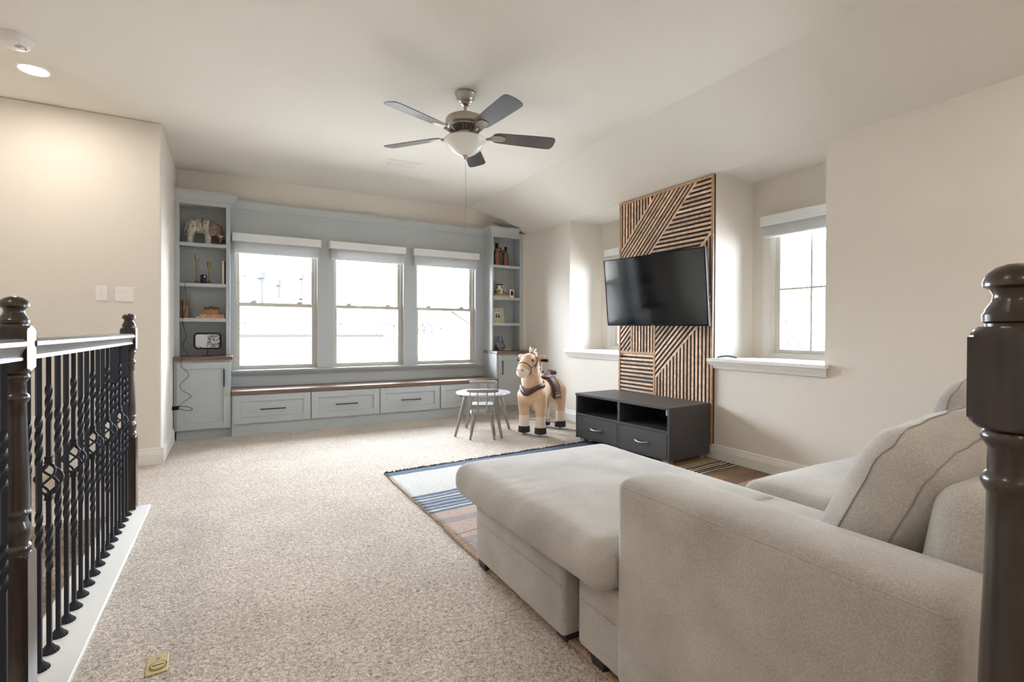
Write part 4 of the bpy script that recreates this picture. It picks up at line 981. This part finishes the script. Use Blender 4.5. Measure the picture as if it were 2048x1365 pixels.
# ------------------------------------------------------------------ rug
M_RUG = bpy.data.materials.new('striped_rag_rug'); M_RUG.use_nodes = True
def rug_nodes(m):
    n = m.node_tree.nodes; L = m.node_tree.links; b = n['Principled BSDF']; b.inputs['Roughness'].default_value = 0.95; b.inputs['Specular IOR Level'].default_value = 0.1
    tc = n.new('ShaderNodeTexCoord'); sp = n.new('ShaderNodeSeparateXYZ'); L.new(tc.outputs['Object'], sp.inputs[0])
    nz = n.new('ShaderNodeTexNoise'); nz.inputs['Scale'].default_value = 7; L.new(tc.outputs['Object'], nz.inputs['Vector'])
    a = n.new('ShaderNodeMath'); a.operation = 'MULTIPLY_ADD'; a.inputs[1].default_value = -0.07; L.new(sp.outputs[0], a.inputs[0]); L.new(sp.outputs[1], a.inputs[2])
    a2 = n.new('ShaderNodeMath'); a2.operation = 'MULTIPLY_ADD'; a2.inputs[1].default_value = 0.03; L.new(nz.outputs['Fac'], a2.inputs[0]); L.new(a.outputs[0], a2.inputs[2])
    def ramp(stops):
        mr = n.new('ShaderNodeMapRange'); mr.inputs[1].default_value = 1.0; mr.inputs[2].default_value = 3.8; L.new(a2.outputs[0], mr.inputs[0])
        r = n.new('ShaderNodeValToRGB'); r.color_ramp.interpolation = 'CONSTANT'; e = r.color_ramp.elements
        while len(e) > 1: e.remove(e[-1])
        e[0].position = 0; e[0].color = srgb(*stops[0][1])
        for y, c in stops[1:]:
            q = e.new((y - 1.0) / 2.8); q.color = srgb(*c)
        L.new(mr.outputs[0], r.inputs[0]); return r
    blue, white, pink, mauve, tan, brown, blk = (104, 116, 134), (208, 206, 202), (190, 170, 160), (166, 154, 150), (186, 164, 142), (140, 118, 100), (52, 50, 52)
    ls = [(1.0, tan), (1.95, brown), (2.05, mauve), (2.33, pink), (2.38, brown), (2.395, pink), (2.55, mauve), (2.62, pink), (2.735, blue)]
    y = 2.77
    for k in range(6): ls += [(y, white), (y + 0.015, blue)]; y += 0.052
    ls += [(3.085, white), (3.60, blue)]
    rs = [(1.0, tan), (1.6, brown), (1.75, blk), (1.8, tan), (2.1, brown), (2.22, (158, 132, 110)), (2.34, brown)]
    y = 2.38
    for k in range(5): rs += [(y, blk), (y + 0.02, (214, 202, 176))]; y += 0.036
    rs += [(y, tan), (2.64, (166, 136, 108)), (2.70, tan), (2.78, brown), (2.80, tan), (3.0, white), (3.4, blue)]
    A, B = ramp(ls), ramp(rs)
    gt = n.new('ShaderNodeMath'); gt.operation = 'GREATER_THAN'; gt.inputs[1].default_value = 2.3; L.new(sp.outputs[0], gt.inputs[0])
    mx = n.new('ShaderNodeMix'); mx.data_type = 'RGBA'; L.new(gt.outputs[0], mx.inputs[0]); L.new(A.outputs[0], mx.inputs[6]); L.new(B.outputs[0], mx.inputs[7])
    n2 = n.new('ShaderNodeTexNoise'); n2.inputs['Scale'].default_value = 90; n2.inputs['Detail'].default_value = 2; L.new(tc.outputs['Object'], n2.inputs['Vector'])
    mr = n.new('ShaderNodeMapRange'); mr.inputs[1].default_value = 0.3; mr.inputs[2].default_value = 0.7; mr.inputs[3].default_value = 0.78; mr.inputs[4].default_value = 1.12; L.new(n2.outputs['Fac'], mr.inputs[0])
    vm = n.new('ShaderNodeVectorMath'); vm.operation = 'SCALE'; L.new(mx.outputs[2], vm.inputs[0]); L.new(mr.outputs[0], vm.inputs['Scale']); L.new(vm.outputs[0], b.inputs['Base Color'])
    w1 = n.new('ShaderNodeTexWave'); w1.bands_direction = 'Y'; w1.inputs['Scale'].default_value = 24; w1.inputs['Distortion'].default_value = 2; w1.inputs['Detail Scale'].default_value = 6; L.new(tc.outputs['Object'], w1.inputs['Vector'])
    w2 = n.new('ShaderNodeTexWave'); w2.bands_direction = 'X'; w2.inputs['Scale'].default_value = 20; w2.inputs['Distortion'].default_value = 2; L.new(tc.outputs['Object'], w2.inputs['Vector'])
    ad = n.new('ShaderNodeMath'); L.new(w1.outputs['Fac'], ad.inputs[0]); L.new(w2.outputs['Fac'], ad.inputs[1])
    bp = n.new('ShaderNodeBump'); bp.inputs['Strength'].default_value = 0.7; bp.inputs['Distance'].default_value = 0.005; L.new(ad.outputs[0], bp.inputs['Height']); L.new(bp.outputs[0], b.inputs['Normal'])
rug_nodes(M_RUG)
rug = thing('rag_rug', 'striped woven rag rug with blue, white and brown bands under the sofa', 'rug')
cA, cB, cC, cD = Vector((1.012, 3.745, 0)), Vector((3.585, 3.93, 0)), Vector((3.585, 1.2, 0)), Vector((1.05, 1.12, 0))
nu, nv = 70, 90; g = G(); vs = []
def rugp(u, v):
    p = (cA * (1 - u) + cB * u) * (1 - v) + (cD * (1 - u) + cC * u) * v
    e = 0.01 * noise.noise(Vector((u * 0.3, v * 14, 3))) * (1 if u < 0.02 else 0)
    z = 0.0065 + 0.0035 * (noise.noise(Vector((p.x * 2.2, p.y * 3.5, 0))) + 0.4) * (1 if u < 0.6 else 0.2)
    return (p.x + e, p.y, max(0.004, z))
for j in range(nv + 1):
    for i in range(nu + 1): vs.append(rugp(i / nu, j / nv))
fs = [(j * (nu + 1) + i, j * (nu + 1) + i + 1, (j + 1) * (nu + 1) + i + 1, (j + 1) * (nu + 1) + i) for j in range(nv) for i in range(nu)]
o = g.add(vs, fs).build('woven_cloth', M_RUG, rug, smooth=80, fix=False); m_ = o.modifiers.new('thick', 'SOLIDIFY'); m_.thickness = 0.005; m_.offset = -1
M_FRINGE = mk('dark_fringe', (66, 64, 68), 0.95, rand=0.0); M_BRAID = mk('jute_edge_braid', (176, 150, 126), 0.95, var=(60, 0.25))
g = G(); rnd = random.Random(5)
for k in range(420):
    u = (k + rnd.random()) / 420 * 0.78
    b = Vector(rugp(u, 0)); a = rnd.uniform(-0.9, 0.9); Ln = rnd.uniform(0.02, 0.055)
    g.tube([tuple(b), (b.x + math.sin(a) * Ln * 0.5, b.y + math.cos(a) * Ln * 0.6, 0.012 + rnd.uniform(0, 0.008)), (b.x + math.sin(a) * Ln, b.y + math.cos(a) * Ln, 0.005)], [0.0045, 0.0045, 0.003], 5)
o = g.build('fringe', M_FRINGE, rug); o['kind'] = 'stuff'
g = G()
for k in range(200):
    v = 0.45 + 0.55 * (k / 200); p = rugp(0, v)
    ball(g, (p[0] - 0.008 * (k % 2), p[1], 0.008), (0.012, 0.009, 0.008), 7)
for k in range(120):
    v = 0.02 + 0.43 * (k / 120); p = rugp(0, v)
    ball(g, (p[0] - 0.003 * (k % 2), p[1], 0.006), (0.005, 0.008, 0.005), 6)
o = g.build('edge_braid', M_BRAID, rug, smooth=70); o['kind'] = 'stuff'

# ------------------------------------------------------------------ sofa with chaise
M_SOFA = bpy.data.materials.new('warm_grey_woven_fabric'); M_SOFA.use_nodes = True
def sofa_nodes(m):
    n = m.node_tree.nodes; L = m.node_tree.links; b = n['Principled BSDF']; b.inputs['Roughness'].default_value = 0.92; b.inputs['Specular IOR Level'].default_value = 0.15
    b.inputs['Sheen Weight'].default_value = 0.35; b.inputs['Sheen Roughness'].default_value = 0.5
    tc = n.new('ShaderNodeTexCoord')
    a = n.new('ShaderNodeTexNoise'); a.inputs['Scale'].default_value = 4.5; a.inputs['Detail'].default_value = 5; L.new(tc.outputs['Object'], a.inputs['Vector'])
    mp = n.new('ShaderNodeMapping'); mp.inputs['Rotation'].default_value = (0.6, 0.5, 0.78); L.new(tc.outputs['Object'], mp.inputs['Vector'])
    c = n.new('ShaderNodeTexNoise'); c.inputs['Scale'].default_value = 260; c.inputs['Detail'].default_value = 1; L.new(mp.outputs[0], c.inputs['Vector'])
    w1 = n.new('ShaderNodeTexWave'); w1.inputs['Scale'].default_value = 70; w1.inputs['Distortion'].default_value = 1.5; w1.inputs['Detail'].default_value = 1; w1.bands_direction = 'DIAGONAL'; L.new(mp.outputs[0], w1.inputs['Vector'])
    r = n.new('ShaderNodeValToRGB'); r.color_ramp.elements[0].position = 0.3; r.color_ramp.elements[1].position = 0.7
    r.color_ramp.elements[0].color = srgb(160, 155, 148); r.color_ramp.elements[1].color = srgb(186, 182, 175); L.new(a.outputs['Fac'], r.inputs[0])
    mr = n.new('ShaderNodeMapRange'); mr.inputs[1].default_value = 0.3; mr.inputs[2].default_value = 0.7; mr.inputs[3].default_value = 0.86; mr.inputs[4].default_value = 1.12; L.new(c.outputs['Fac'], mr.inputs[0])
    vm = n.new('ShaderNodeVectorMath'); vm.operation = 'SCALE'; L.new(r.outputs[0], vm.inputs[0]); L.new(mr.outputs[0], vm.inputs['Scale']); L.new(vm.outputs[0], b.inputs['Base Color'])
    ad = n.new('ShaderNodeMath'); L.new(c.outputs['Fac'], ad.inputs[0]); ad.inputs[1].default_value = 0.0
    bp = n.new('ShaderNodeBump'); bp.inputs['Strength'].default_value = 0.35; bp.inputs['Distance'].default_value = 0.002; L.new(ad.outputs[0], bp.inputs['Height']); L.new(bp.outputs[0], b.inputs['Normal'])
sofa_nodes(M_SOFA)
M_SFOOT = mk('dark_sofa_foot', (50, 48, 50), 0.5)
sf = thing('chaise_sofa', 'large warm-grey fabric sofa with a chaise and loose back cushions', 'sofa')
def wr(q, u, amp=0.004, sc=5.0, seed=0.0):
    return q + Vector((0, 0, amp * noise.noise(Vector((q.x * sc + seed, q.y * sc, q.z * sc)))))
# bodies
G().rbox((1.43, 1.742, 0.19), (0.89, 0.70, 0.29), 0.02, 10).build('chaise_base', M_SOFA, sf, smooth=50)
G().tube([(0.983, 2.08, 0.226), (0.983, 1.40, 0.226)], 0.0025, 6).build('base_seam', M_SOFA, sf)
G().rbox((1.98, 0.86, 0.185), (1.95, 0.96, 0.26), 0.022, 10).build('sofa_base', M_SOFA, sf, smooth=50)
G().tube([(1.003, 1.32, 0.215), (1.003, 1.15, 0.215)], 0.0025, 6).build('base_seam', M_SOFA, sf)
for x, y in ((1.03, 2.05), (1.80, 2.05), (1.05, 1.45), (1.80, 1.45), (1.06, 1.26), (2.88, 1.27), (1.06, 0.45), (2.88, 0.45)):
    G().add([(x - 0.03, y - 0.03, 0.008), (x + 0.03, y - 0.03, 0.008), (x + 0.03, y + 0.03, 0.008), (x - 0.03, y + 0.03, 0.008), (x - 0.038, y - 0.038, 0.07), (x + 0.038, y - 0.038, 0.07), (x + 0.038, y + 0.038, 0.07), (x - 0.038, y + 0.038, 0.07)],
            [(0, 3, 2, 1), (4, 5, 6, 7), (0, 1, 5, 4), (1, 2, 6, 5), (2, 3, 7, 6), (3, 0, 4, 7)]).build('foot', M_SFOOT, sf, bevel=0.003)
# chaise cushion
def chf(q, u):
    z = q.z + 0.004 * noise.noise(Vector((q.x * 3, q.y * 3, 1)))
    if u[2] > 0.2 or abs(u[0]) > 0.8:
        f = math.exp(-((q.y - 0.05) / 0.22) ** 2) * math.exp(-((q.x + 0.38) / 0.16) ** 2)
        z += 0.0045 * f * math.sin(q.y * 75 + q.x * 22)
        q = q + Vector((0.004 * f * math.sin(q.y * 75), 0, 0))
    return (q.x, q.y, z - 0.012 * max(0, -u[0] - 0.6))
g = G().rbox((1.405, 1.695, 0.385), (0.945, 1.115, 0.155), 0.065, 34, (0.012, 0.012, 0.014), chf)
g.rbox((1.545, 1.02, 0.386), (0.665, 1.12, 0.14), 0.035, 16, (0, 0, 0.006))
g.build('chaise_cushion', M_SOFA, sf, smooth=60)
G().rbox((2.40, 0.955, 0.39), (1.03, 0.86, 0.165), 0.065, 20, (0.006, 0.012, 0.03), lambda q, u: wr(q, u)).build('seat_cushion', M_SOFA, sf, smooth=60)
# arms and back
def armf(q, u):
    return (q.x + 0.01 * (1 - u[1] ** 2) * (u[0]) * (1 - u[2] ** 2), q.y, q.z + (0.012 * (1 - u[0] ** 2) if u[2] > 0.5 else 0) + 0.003 * noise.noise(Vector((q.x * 4, q.y * 4, q.z * 4))))
G().rbox((1.098, 0.735, 0.355), (0.216, 0.80, 0.61), 0.03, 16, (0, 0, 0), armf).build('arm', M_SOFA, sf, smooth=60)
mp = rmap((0.216, 0.80, 0.61), 0.03, (0, 0, 0), armf)
G().tube([tuple(mp((-0.108, -0.4 + 0.8 * k / 30, 0.292)) + Vector((1.098, 0.735, 0.355))) for k in range(31)], 0.0016, 6).build('arm_seam', mk('arm_seam_thread', (172, 164, 155), 0.9), sf)
G().rbox((2.99, 0.735, 0.355), (0.2, 0.80, 0.61), 0.04, 10, (0, 0, 0), armf).build('arm', M_SOFA, sf, smooth=60)
def backf(q, u): return (q.x, q.y - 0.05 * u[2], q.z + 0.004 * noise.noise(Vector((q.x * 4, q.y * 4, q.z * 4))))
G().rbox((2.045, 0.43, 0.50), (1.69, 0.15, 0.62), 0.06, 14, (0, 0, 0), backf).build('back_frame', M_SOFA, sf, smooth=60)
M_SEAM = mk('seam_thread', (150, 142, 133), 0.9)
def back_cushion(cx, cy, cz, wd, th, ht, lean, seed, puff=(0.015, 0.05, 0.0), rz=0.0):
    def f(q, u):
        s = 0.004 * noise.noise(Vector((q.x * 6 + seed, q.y * 6, q.z * 6)))
        if u[2] > 0.2: s += 0.004 * math.sin(q.x * 60 + q.z * 30 + seed) * math.exp(-((u[2] - 0.8) / 0.25) ** 2)
        return (q.x, q.y + s, q.z - 0.02 * (u[0] ** 4) * (u[2] > 0))
    g = G().rbox((0, 0, 0), (wd, th, ht), 0.06, 22, puff, f)
    mt = Matrix.Translation((cx, cy, cz)) @ Matrix.Rotation(rz, 4, 'Z') @ Matrix.Rotation(lean, 4, 'X')
    o = g.xf(mt).build('back_cushion', M_SOFA, sf, smooth=70)
    mp = rmap((wd, th, ht), 0.06, puff, f); hx, hy, hz = wd / 2, th / 2, ht / 2
    for sy in (-1, 1):                       # gusset seams: up the near end, then along the top
        q = sy * (hy - 0.045); P = [(-hx, q, -hz + 0.02 + (ht - 0.02) * k / 24) for k in range(24)] + [(-hx + wd * k / 20, q, hz) for k in range(21)]
        G().tube([tuple(mt @ mp(p)) for p in P], 0.0019, 6).build('seam', M_SEAM, o, smooth=60)
back_cushion(1.60, 0.59, 0.668, 0.72, 0.18, 0.43, R(24), 0.0, puff=(0.02, 0.05, 0.05), rz=R(2))
back_cushion(2.43, 0.70, 0.715, 0.86, 0.18, 0.46, R(14), 3.0, puff=(0.015, 0.05, 0.03))

# ------------------------------------------------------------------ stair opening, railing, newel posts
g = G().box((-0.614, YB, 0.0), (-0.434, 3.765, 0.02)).box((-0.622, YB, -0.32), (-0.606, 3.70, 0.0)); struct(g, 'trim_8', M_TRIM, bevel=0.003)
ss = root_struct('staircase')
for k in range(9):
    z = -0.18 * (k + 1); y1 = 3.70 - 0.27 * k
    G().box((XL, y1 - 0.295, z - 0.2), (-0.622, y1, z)).build('stair_tread', M_CARPET, ss, bevel=0.02, seg=3)
RX = -0.53
rl = thing('stair_railing', 'dark stair railing with white-lit handrail and black twisted iron balusters', 'railing')
hp = [(-0.031, 1.062), (-0.031, 1.05), (-0.022, 1.036), (-0.019, 1.022), (-0.022, 1.018), (-0.022, 1.01), (0.022, 1.01), (0.022, 1.018), (0.019, 1.022), (0.022, 1.036), (0.031, 1.05), (0.031, 1.062), (0.022, 1.071), (0.0, 1.075), (-0.022, 1.071)]
for y0, y1 in ((1.97, 3.68), (-0.9, 1.89)):
    G().prism([(RX + x, z) for x, z in hp], 'y', y0, y1).build('handrail', M_RAIL, rl, smooth=30)
def sqbar(g, zs, twists, s=0.0064):
    """square bar through heights zs, turning inside the given (z0, z1, turns) spans"""
    vs = []; fs = []
    def ang(z):
        a = 0
        for z0, z1, t in twists: a += 2 * PI * t * max(0, min(1, (z - z0) / (z1 - z0)))
        return a
    for z in zs:
        a = ang(z)
        tw = any(z0 < z < z1 for z0, z1, t in twists); q = s * (1.12 if tw else 1)
        for k in range(4):
            b = a + PI / 4 + k * PI / 2; vs.append((q * 1.414 * math.cos(b), q * 1.414 * math.sin(b), z))
    n = len(zs)
    for i in range(n - 1):
        for k in range(4): fs.append((i * 4 + k, i * 4 + (k + 1) % 4, (i + 1) * 4 + (k + 1) % 4, (i + 1) * 4 + k))
    fs.append((3, 2, 1, 0)); fs.append(tuple((n - 1) * 4 + k for k in range(4)))
    return g.add(vs, fs)
def zlist(a, b, tw):
    zs = {a, b}
    for z0, z1, t in tw:
        for k in range(25): zs.add(round(z0 + (z1 - z0) * k / 24, 5))
    return sorted(zs)
def shoe(parent):
    vs = []; fs = []; n = 40
    prof = [(0.027, 0.0), (0.026, 0.006), (0.013, 0.02), (0.011, 0.024)]
    for r, z in prof:
        for k in range(n): q = r * (0.9 if k % 2 and r > 0.012 else 1.0); a = 2 * PI * k / n; vs.append((q * math.cos(a), q * math.sin(a), z))
    for i in range(len(prof) - 1):
        for k in range(n): k2 = (k + 1) % n; fs.append((i * n + k, i * n + k2, (i + 1) * n + k2, (i + 1) * n + k))
    fs.append(tuple(range(n - 1, -1, -1))); fs.append(tuple((len(prof) - 1) * n + k for k in range(n)))
    return G().add(vs, fs).build('shoe', M_IRON, parent, smooth=25)
tw1 = [(0.395, 0.53, 0.85), (0.665, 0.83, 1.0)]
bA = sqbar(G(), zlist(0.02, 1.012, tw1), tw1).build('baluster', M_IRON, rl); s_ = shoe(bA); s_.location = (0, 0, 0.02)
tw2 = [(0.29, 0.45, 1.0), (0.79, 0.915, 0.8)]
g = sqbar(G(), zlist(0.02, 0.545, tw2[:1]), tw2[:1]); sqbar(g, zlist(0.65, 1.012, tw2[1:]), tw2[1:])
bB = g.build('baluster', M_IRON, rl); s_ = shoe(bB); s_.location = (0, 0, 0.02)
g = G()
for k in range(4):
    P = []
    for i in range(19):
        t = i / 18; a = k * PI / 2 + 2 * PI * 0.5 * t; r = 0.004 + 0.031 * math.sin(PI * t) ** 0.85
        P.append((r * math.cos(a), r * math.sin(a), 0.545 + 0.105 * t))
    g.tube(P, 0.0042, 6)
for z in (0.53, 0.652): g.box((-0.0105, -0.0105, z), (0.0105, 0.0105, z + 0.006)).box((-0.009, -0.009, z + 0.006), (0.009, 0.009, z + 0.016)).box((-0.0105, -0.0105, z + 0.016), (0.0105, 0.0105, z + 0.022))
g.build('basket', M_IRON, bB, smooth=50)
first = {0: bA, 1: bB}; used = set()
ys = [1.82 - 0.1 * k for k in range(7)] + [2.0 + 0.1 * k for k in range(17)]
for y in ys:
    kind = 1 if any(abs(y - q) < 0.01 for q in (2.2, 2.5, 2.8, 3.1, 3.4, 1.52)) else 0
    b = first[kind]
    if kind in used: b = copy_tree(b, rl)
    used.add(kind); b.location = (RX, y, 0)
def newel(x, y, label):
    t = thing('newel_post', label, 'newel post', (x, y, 0.0), 0, 'dark turned newel posts')
    h = 0.0375
    def block(z0, z1, c, nm):
        g = G()
        # square block with arched shoulders
        g.box((-h, -h, z0 + (c if nm == 'top_block' else 0)), (h, h, z1 - c))
        def shoulder(zb, zt):
            n = 6; vs = []
            rings = []
            for i in range(n + 1):
                u = i / n; z = zb + (zt - zb) * u
                # corner radius shrinks from full square to a circle
                ring = []
                for k in range(32):
                    a = 2 * PI * k / 32 + PI / 32
                    sq = h / max(abs(math.cos(a)), abs(math.sin(a))); rr = min(sq, h * 1.414 - (h * 0.43) * u ** 1.0)
                    ring.append((rr * math.cos(a), rr * math.sin(a), z))
                rings.append(ring)
            for rg in rings: vs += rg
            fs = [(i * 32 + k, i * 32 + (k + 1) % 32, (i + 1) * 32 + (k + 1) % 32, (i + 1) * 32 + k) for i in range(n) for k in range(32)] + [tuple(range(32)), tuple(n * 32 + k for k in range(32))]
            g.add(vs, fs)
        shoulder(z1 - c, z1)
        if nm == 'top_block': shoulder(z0 + c, z0)
        g.build(nm, M_NEWEL, t, smooth=30)
    block(0.0, 0.462, 0.016, 'base_block')
    G().lathe([(0.0, 0.455), (0.0372, 0.460), (0.0381, 0.468), (0.0353, 0.478), (0.0307, 0.484), (0.0335, 0.50), (0.0363, 0.515), (0.0344, 0.53), (0.0288, 0.545), (0.0270, 0.555), (0.0288, 0.562), (0.0344, 0.566), (0.0363, 0.573), (0.0335, 0.58), (0.0326, 0.586),
              (0.0330, 0.62), (0.0316, 0.68), (0.0288, 0.76), (0.0270, 0.84), (0.0265, 0.885), (0.0307, 0.892), (0.0335, 0.90), (0.0316, 0.908), (0.0265, 0.914), (0.0260, 0.945), (0.0288, 0.95), (0.0335, 0.957), (0.0335, 0.964), (0.0279, 0.972), (0.0, 0.975)], n=40).build('turned_shaft', M_NEWEL, t, smooth=35)
    block(0.972, 1.108, 0.014, 'top_block')
    G().lathe([(0.0, 1.104), (0.03, 1.106), (0.03, 1.112), (0.033, 1.115), (0.0335, 1.124), (0.031, 1.128), (0.030, 1.132), (0.024, 1.142), (0.0225, 1.15), (0.026, 1.158), (0.033, 1.162), (0.0335, 1.168), (0.029, 1.179), (0.02, 1.187), (0.009, 1.191), (0.0, 1.192)], n=40).build('finial', M_NEWEL, t, smooth=35)
newel(-0.535, 3.725, 'dark turned newel post at the far end of the stair railing')
newel(-0.54, 1.935, 'dark turned newel post at the left edge where the near railing begins')
newel(0.905, 0.25, 'large dark turned newel post at the right edge beside the sofa arm')

# floor outlet and the remote on the sill
M_GOLD = mk('gold_floor_plate', (176, 156, 100), 0.5, metal=0.4)
t = thing('floor_outlet', 'gold square floor outlet set into the carpet near the railing', 'outlet', (-0.212, 1.985, 0.0), R(3))
G().box((-0.03, -0.055, -0.002), (0.03, 0.055, 0.003)).build('cover_plate', M_GOLD, t, bevel=0.0015)
G().lathe([(0.0, 0.0055), (0.021, 0.0055), (0.022, 0.003), (0.024, 0.0028), (0.024, 0.0045), (0.0255, 0.0045), (0.026, 0.003)], (0.003, -0.012, 0), 28).build('round_cap', M_GOLD, t, smooth=30)
G().box((-0.013, -0.0135, 0.0055), (0.019, -0.0105, 0.0062)).build('cap_slot', M_BLACK, t)
G().lathe([(0.0, 0.0045), (0.004, 0.0045), (0.0045, 0.003)], (0.002, 0.033, 0), 12).build('screw', M_NICKEL, t)
M_REM = mk('blue_grey_plastic', (92, 104, 118), 0.3)
t = thing('remote_control', 'small blue-grey curved remote lying at the left end of the right alcove sill', 'remote', (3.655, 2.79, SILL), R(-62))
P = [(-0.075 + 0.15 * k / 10, 0, 0.008 + 0.014 * math.sin(PI * k / 10)) for k in range(11)]
G().tube(P, [0.012] + [0.02] * 9 + [0.011], 12, flat=0.38).build('case', M_REM, t, smooth=50)
G().tube([P[0], (-0.079, 0, 0.0085)], [0.0125, 0.0115], 12, flat=0.4).build('dark_end', M_BLACK, t, smooth=50)

# ------------------------------------------------------------------ outside: neighbouring roofs, trees, ground
M_SHING = mk('pale_roof_shingles', (35, 35, 35), 1.0, spec=0.0, var=(5, 0.2), stretch=(0.6, 4, 4)); M_PVC = mk('roof_pipe', (50, 50, 50), 1.0, spec=0.0); M_GRASS = mk('dry_lawn', (152, 151, 148), 1.0, spec=0.0, var=(0.4, 0.2))
M_SIDE = mk('far_siding', (150, 149, 146), 1.0, spec=0.0); M_LEAF = mk('hazy_leaves', (38, 38, 37), 1.0, spec=0.0, var=(3, 0.3)); M_BARK = mk('tree_bark', (80, 70, 62), 0.9)
struct(G().box((-60, 7.5, -3.6), (90, 90, -3.4)).box((4.6, -40, -3.6), (90, 7.5, -3.4)), 'ground', M_GRASS)
def brickify(m, sc):
    n = m.node_tree.nodes; L = m.node_tree.links; b = n['Principled BSDF']
    tc = n.new('ShaderNodeTexCoord'); br = n.new('ShaderNodeTexBrick'); br.inputs['Scale'].default_value = sc; br.inputs['Color1'].default_value = srgb(158, 156, 152); br.inputs['Color2'].default_value = srgb(150, 148, 146); br.inputs['Mortar'].default_value = srgb(48, 48, 48)
    br.inputs['Mortar Size'].default_value = 0.035; br.inputs['Row Height'].default_value = 0.2; br.inputs['Brick Width'].default_value = 0.45
    mp = n.new('ShaderNodeMapping'); mp.inputs['Scale'].default_value = (1, 1.0, 1); L.new(tc.outputs['Object'], mp.inputs[0])
    L.new(mp.outputs[0], br.inputs['Vector']); L.new(br.outputs['Color'], b.inputs['Base Color'])
brickify(M_SHING, 1.6)
M_SHFAR = mk('dark_far_shingles', (84, 84, 84), 1.0, spec=0.0)
nh = thing('neighbour_house', 'neighbouring house with pale hip roof and vent pipes outside the leftmost window', 'house')
Rp, E = Vector((0.08, 14.5, 2.5)), Vector((2.85, 10.6, 1.02)); X0 = -9.0
def plank_roof(pts, nm): return G().add(pts, [tuple(range(len(pts)))]).build(nm, M_SHING, nh, fix=False)
rf = plank_roof([(X0, E.y, E.z), tuple(E), tuple(Rp), (X0, Rp.y, Rp.z)], 'roof_slope'); m_ = rf.modifiers.new('t', 'SOLIDIFY'); m_.thickness = 0.08; m_.offset = -1
r2 = plank_roof([tuple(E), (E.x, 18.4, E.z), tuple(Rp)], 'roof_slope'); m_ = r2.modifiers.new('t', 'SOLIDIFY'); m_.thickness = 0.08; m_.offset = -1
plank_roof([(X0, 18.4, E.z), (X0, Rp.y, Rp.z), tuple(Rp), (E.x, 18.4, E.z)], 'roof_slope')
G().box((X0 + 0.3, E.y + 0.4, -3.4), (E.x - 0.4, 18.0, E.z)).build('wall', M_SIDE, nh)
N = (Rp - E).cross(Vector((1, 0, 0))); N.normalize()
def hit(px, py, extra=0.0):
    d = M.transposed() @ Vector(((px - 1024) / F_PX, (py - CY) / F_PX, 1)); o = Vector((0, 0, CAM_H)); t = N.dot(E - o) / N.dot(d); return o + d * t
vent_p = [(0.55, 12.1, 0.62, 0.10), (0.92, 12.5, 0.36, 0.07), (1.45, 12.9, 0.42, 0.07)]
for x, y, h, r in vent_p:
    z = E.z + (y - E.y) * (Rp.z - E.z) / (Rp.y - E.y)
    p = G().lathe([(r * 0.55, -0.1), (r * 0.55, h), (0.0, h)], (x, y, z), 14).build('vent_pipe', M_PVC, nh, smooth=40)
    G().lathe([(r * 0.6, h - 0.02), (r, h), (r, h + 0.13), (0.0, h + 0.16)], (x, y, z), 14).build('vent_cap', M_PVC, p, smooth=40)
    G().lathe([(r * 1.6, -0.06), (r * 0.7, 0.08)], (x, y, z), 14).build('flashing', M_PVC, p, smooth=40)
fh = thing('gabled_house', 'distant gabled house behind trees outside the right-hand back window', 'house')
G().prism([(11.3, -3.4), (14.8, -3.4), (14.8, 1.35), (13.15, 2.35), (11.3, 1.25)], 'y', 32, 40).build('wall', M_SIDE, fh)
for sgn, xe, ze in ((-1, 11.0, 1.1), (1, 15.1, 1.2)):
    G().prism([(13.15, 2.42), (xe, ze), (xe, ze + 0.07), (13.15, 2.5)], 'y', 31.7, 40.3).build('roof_slope', M_SHFAR, fh)
lr = thing('low_outbuilding', 'low pale roof with siding below, nearest outside the right-hand back window', 'house')
G().prism([(5.6, -3.4), (12.6, -3.4), (12.6, 0.28), (5.6, 0.28)], 'y', 16.2, 20).build('wall', M_SIDE, lr)
G().prism([(16.0, 0.24), (20.2, 0.24), (18.2, 0.95), (17.9, 0.95)], 'x', 5.3, 12.9).build('roof_slope', M_SHING, lr)
def tree(x, y, zt, r, label, seed, n=2600):
    t = thing('leafy_tree', label, 'tree', (x, y, -3.4), 0, 'trees beyond the windows'); rnd = random.Random(seed)
    H = zt + 3.4
    G().tube([(0, 0, 0), (0.08, 0.05, H * 0.4), (0, 0, H * 0.75)], [r * 0.12, r * 0.09, r * 0.04], 8).build('trunk', M_BARK, t, smooth=60)
    vs = []; fs = []
    for k in range(n):
        while True:
            p = Vector((rnd.uniform(-1, 1), rnd.uniform(-1, 1), rnd.uniform(-1, 1)))
            if 0.35 < p.length < 1: break
        p = Vector((p.x * r, p.y * r, H - r * 1.1 + p.z * r * 1.1)); s = r * rnd.uniform(0.025, 0.055)
        a = Vector((rnd.uniform(-1, 1), rnd.uniform(-1, 1), rnd.uniform(-1, 1))).normalized(); b = a.orthogonal().normalized()
        i = len(vs); vs += [tuple(p + a * s), tuple(p + b * s * 0.6), tuple(p - a * s), tuple(p - b * s * 0.6)]; fs.append((i, i + 1, i + 2, i + 3))
    o = G().add(vs, fs).build('foliage', M_LEAF, t, fix=False); o['kind'] = 'stuff'
tree(9.7, 27, 1.75, 1.5, 'hazy tree left of the distant gable outside the right-hand back window', 1)
tree(13.0, 27.5, 1.4, 1.6, 'hazy tree right below the distant gable outside the right-hand back window', 2)
tree(8.3, 30, 2.4, 1.3, 'hazy tree at the right side of the middle back window', 3)
tree(12.0, 7.45, 1.55, 0.75, 'hazy tree seen through the alcove window right of the slatted panel', 4, 2200)
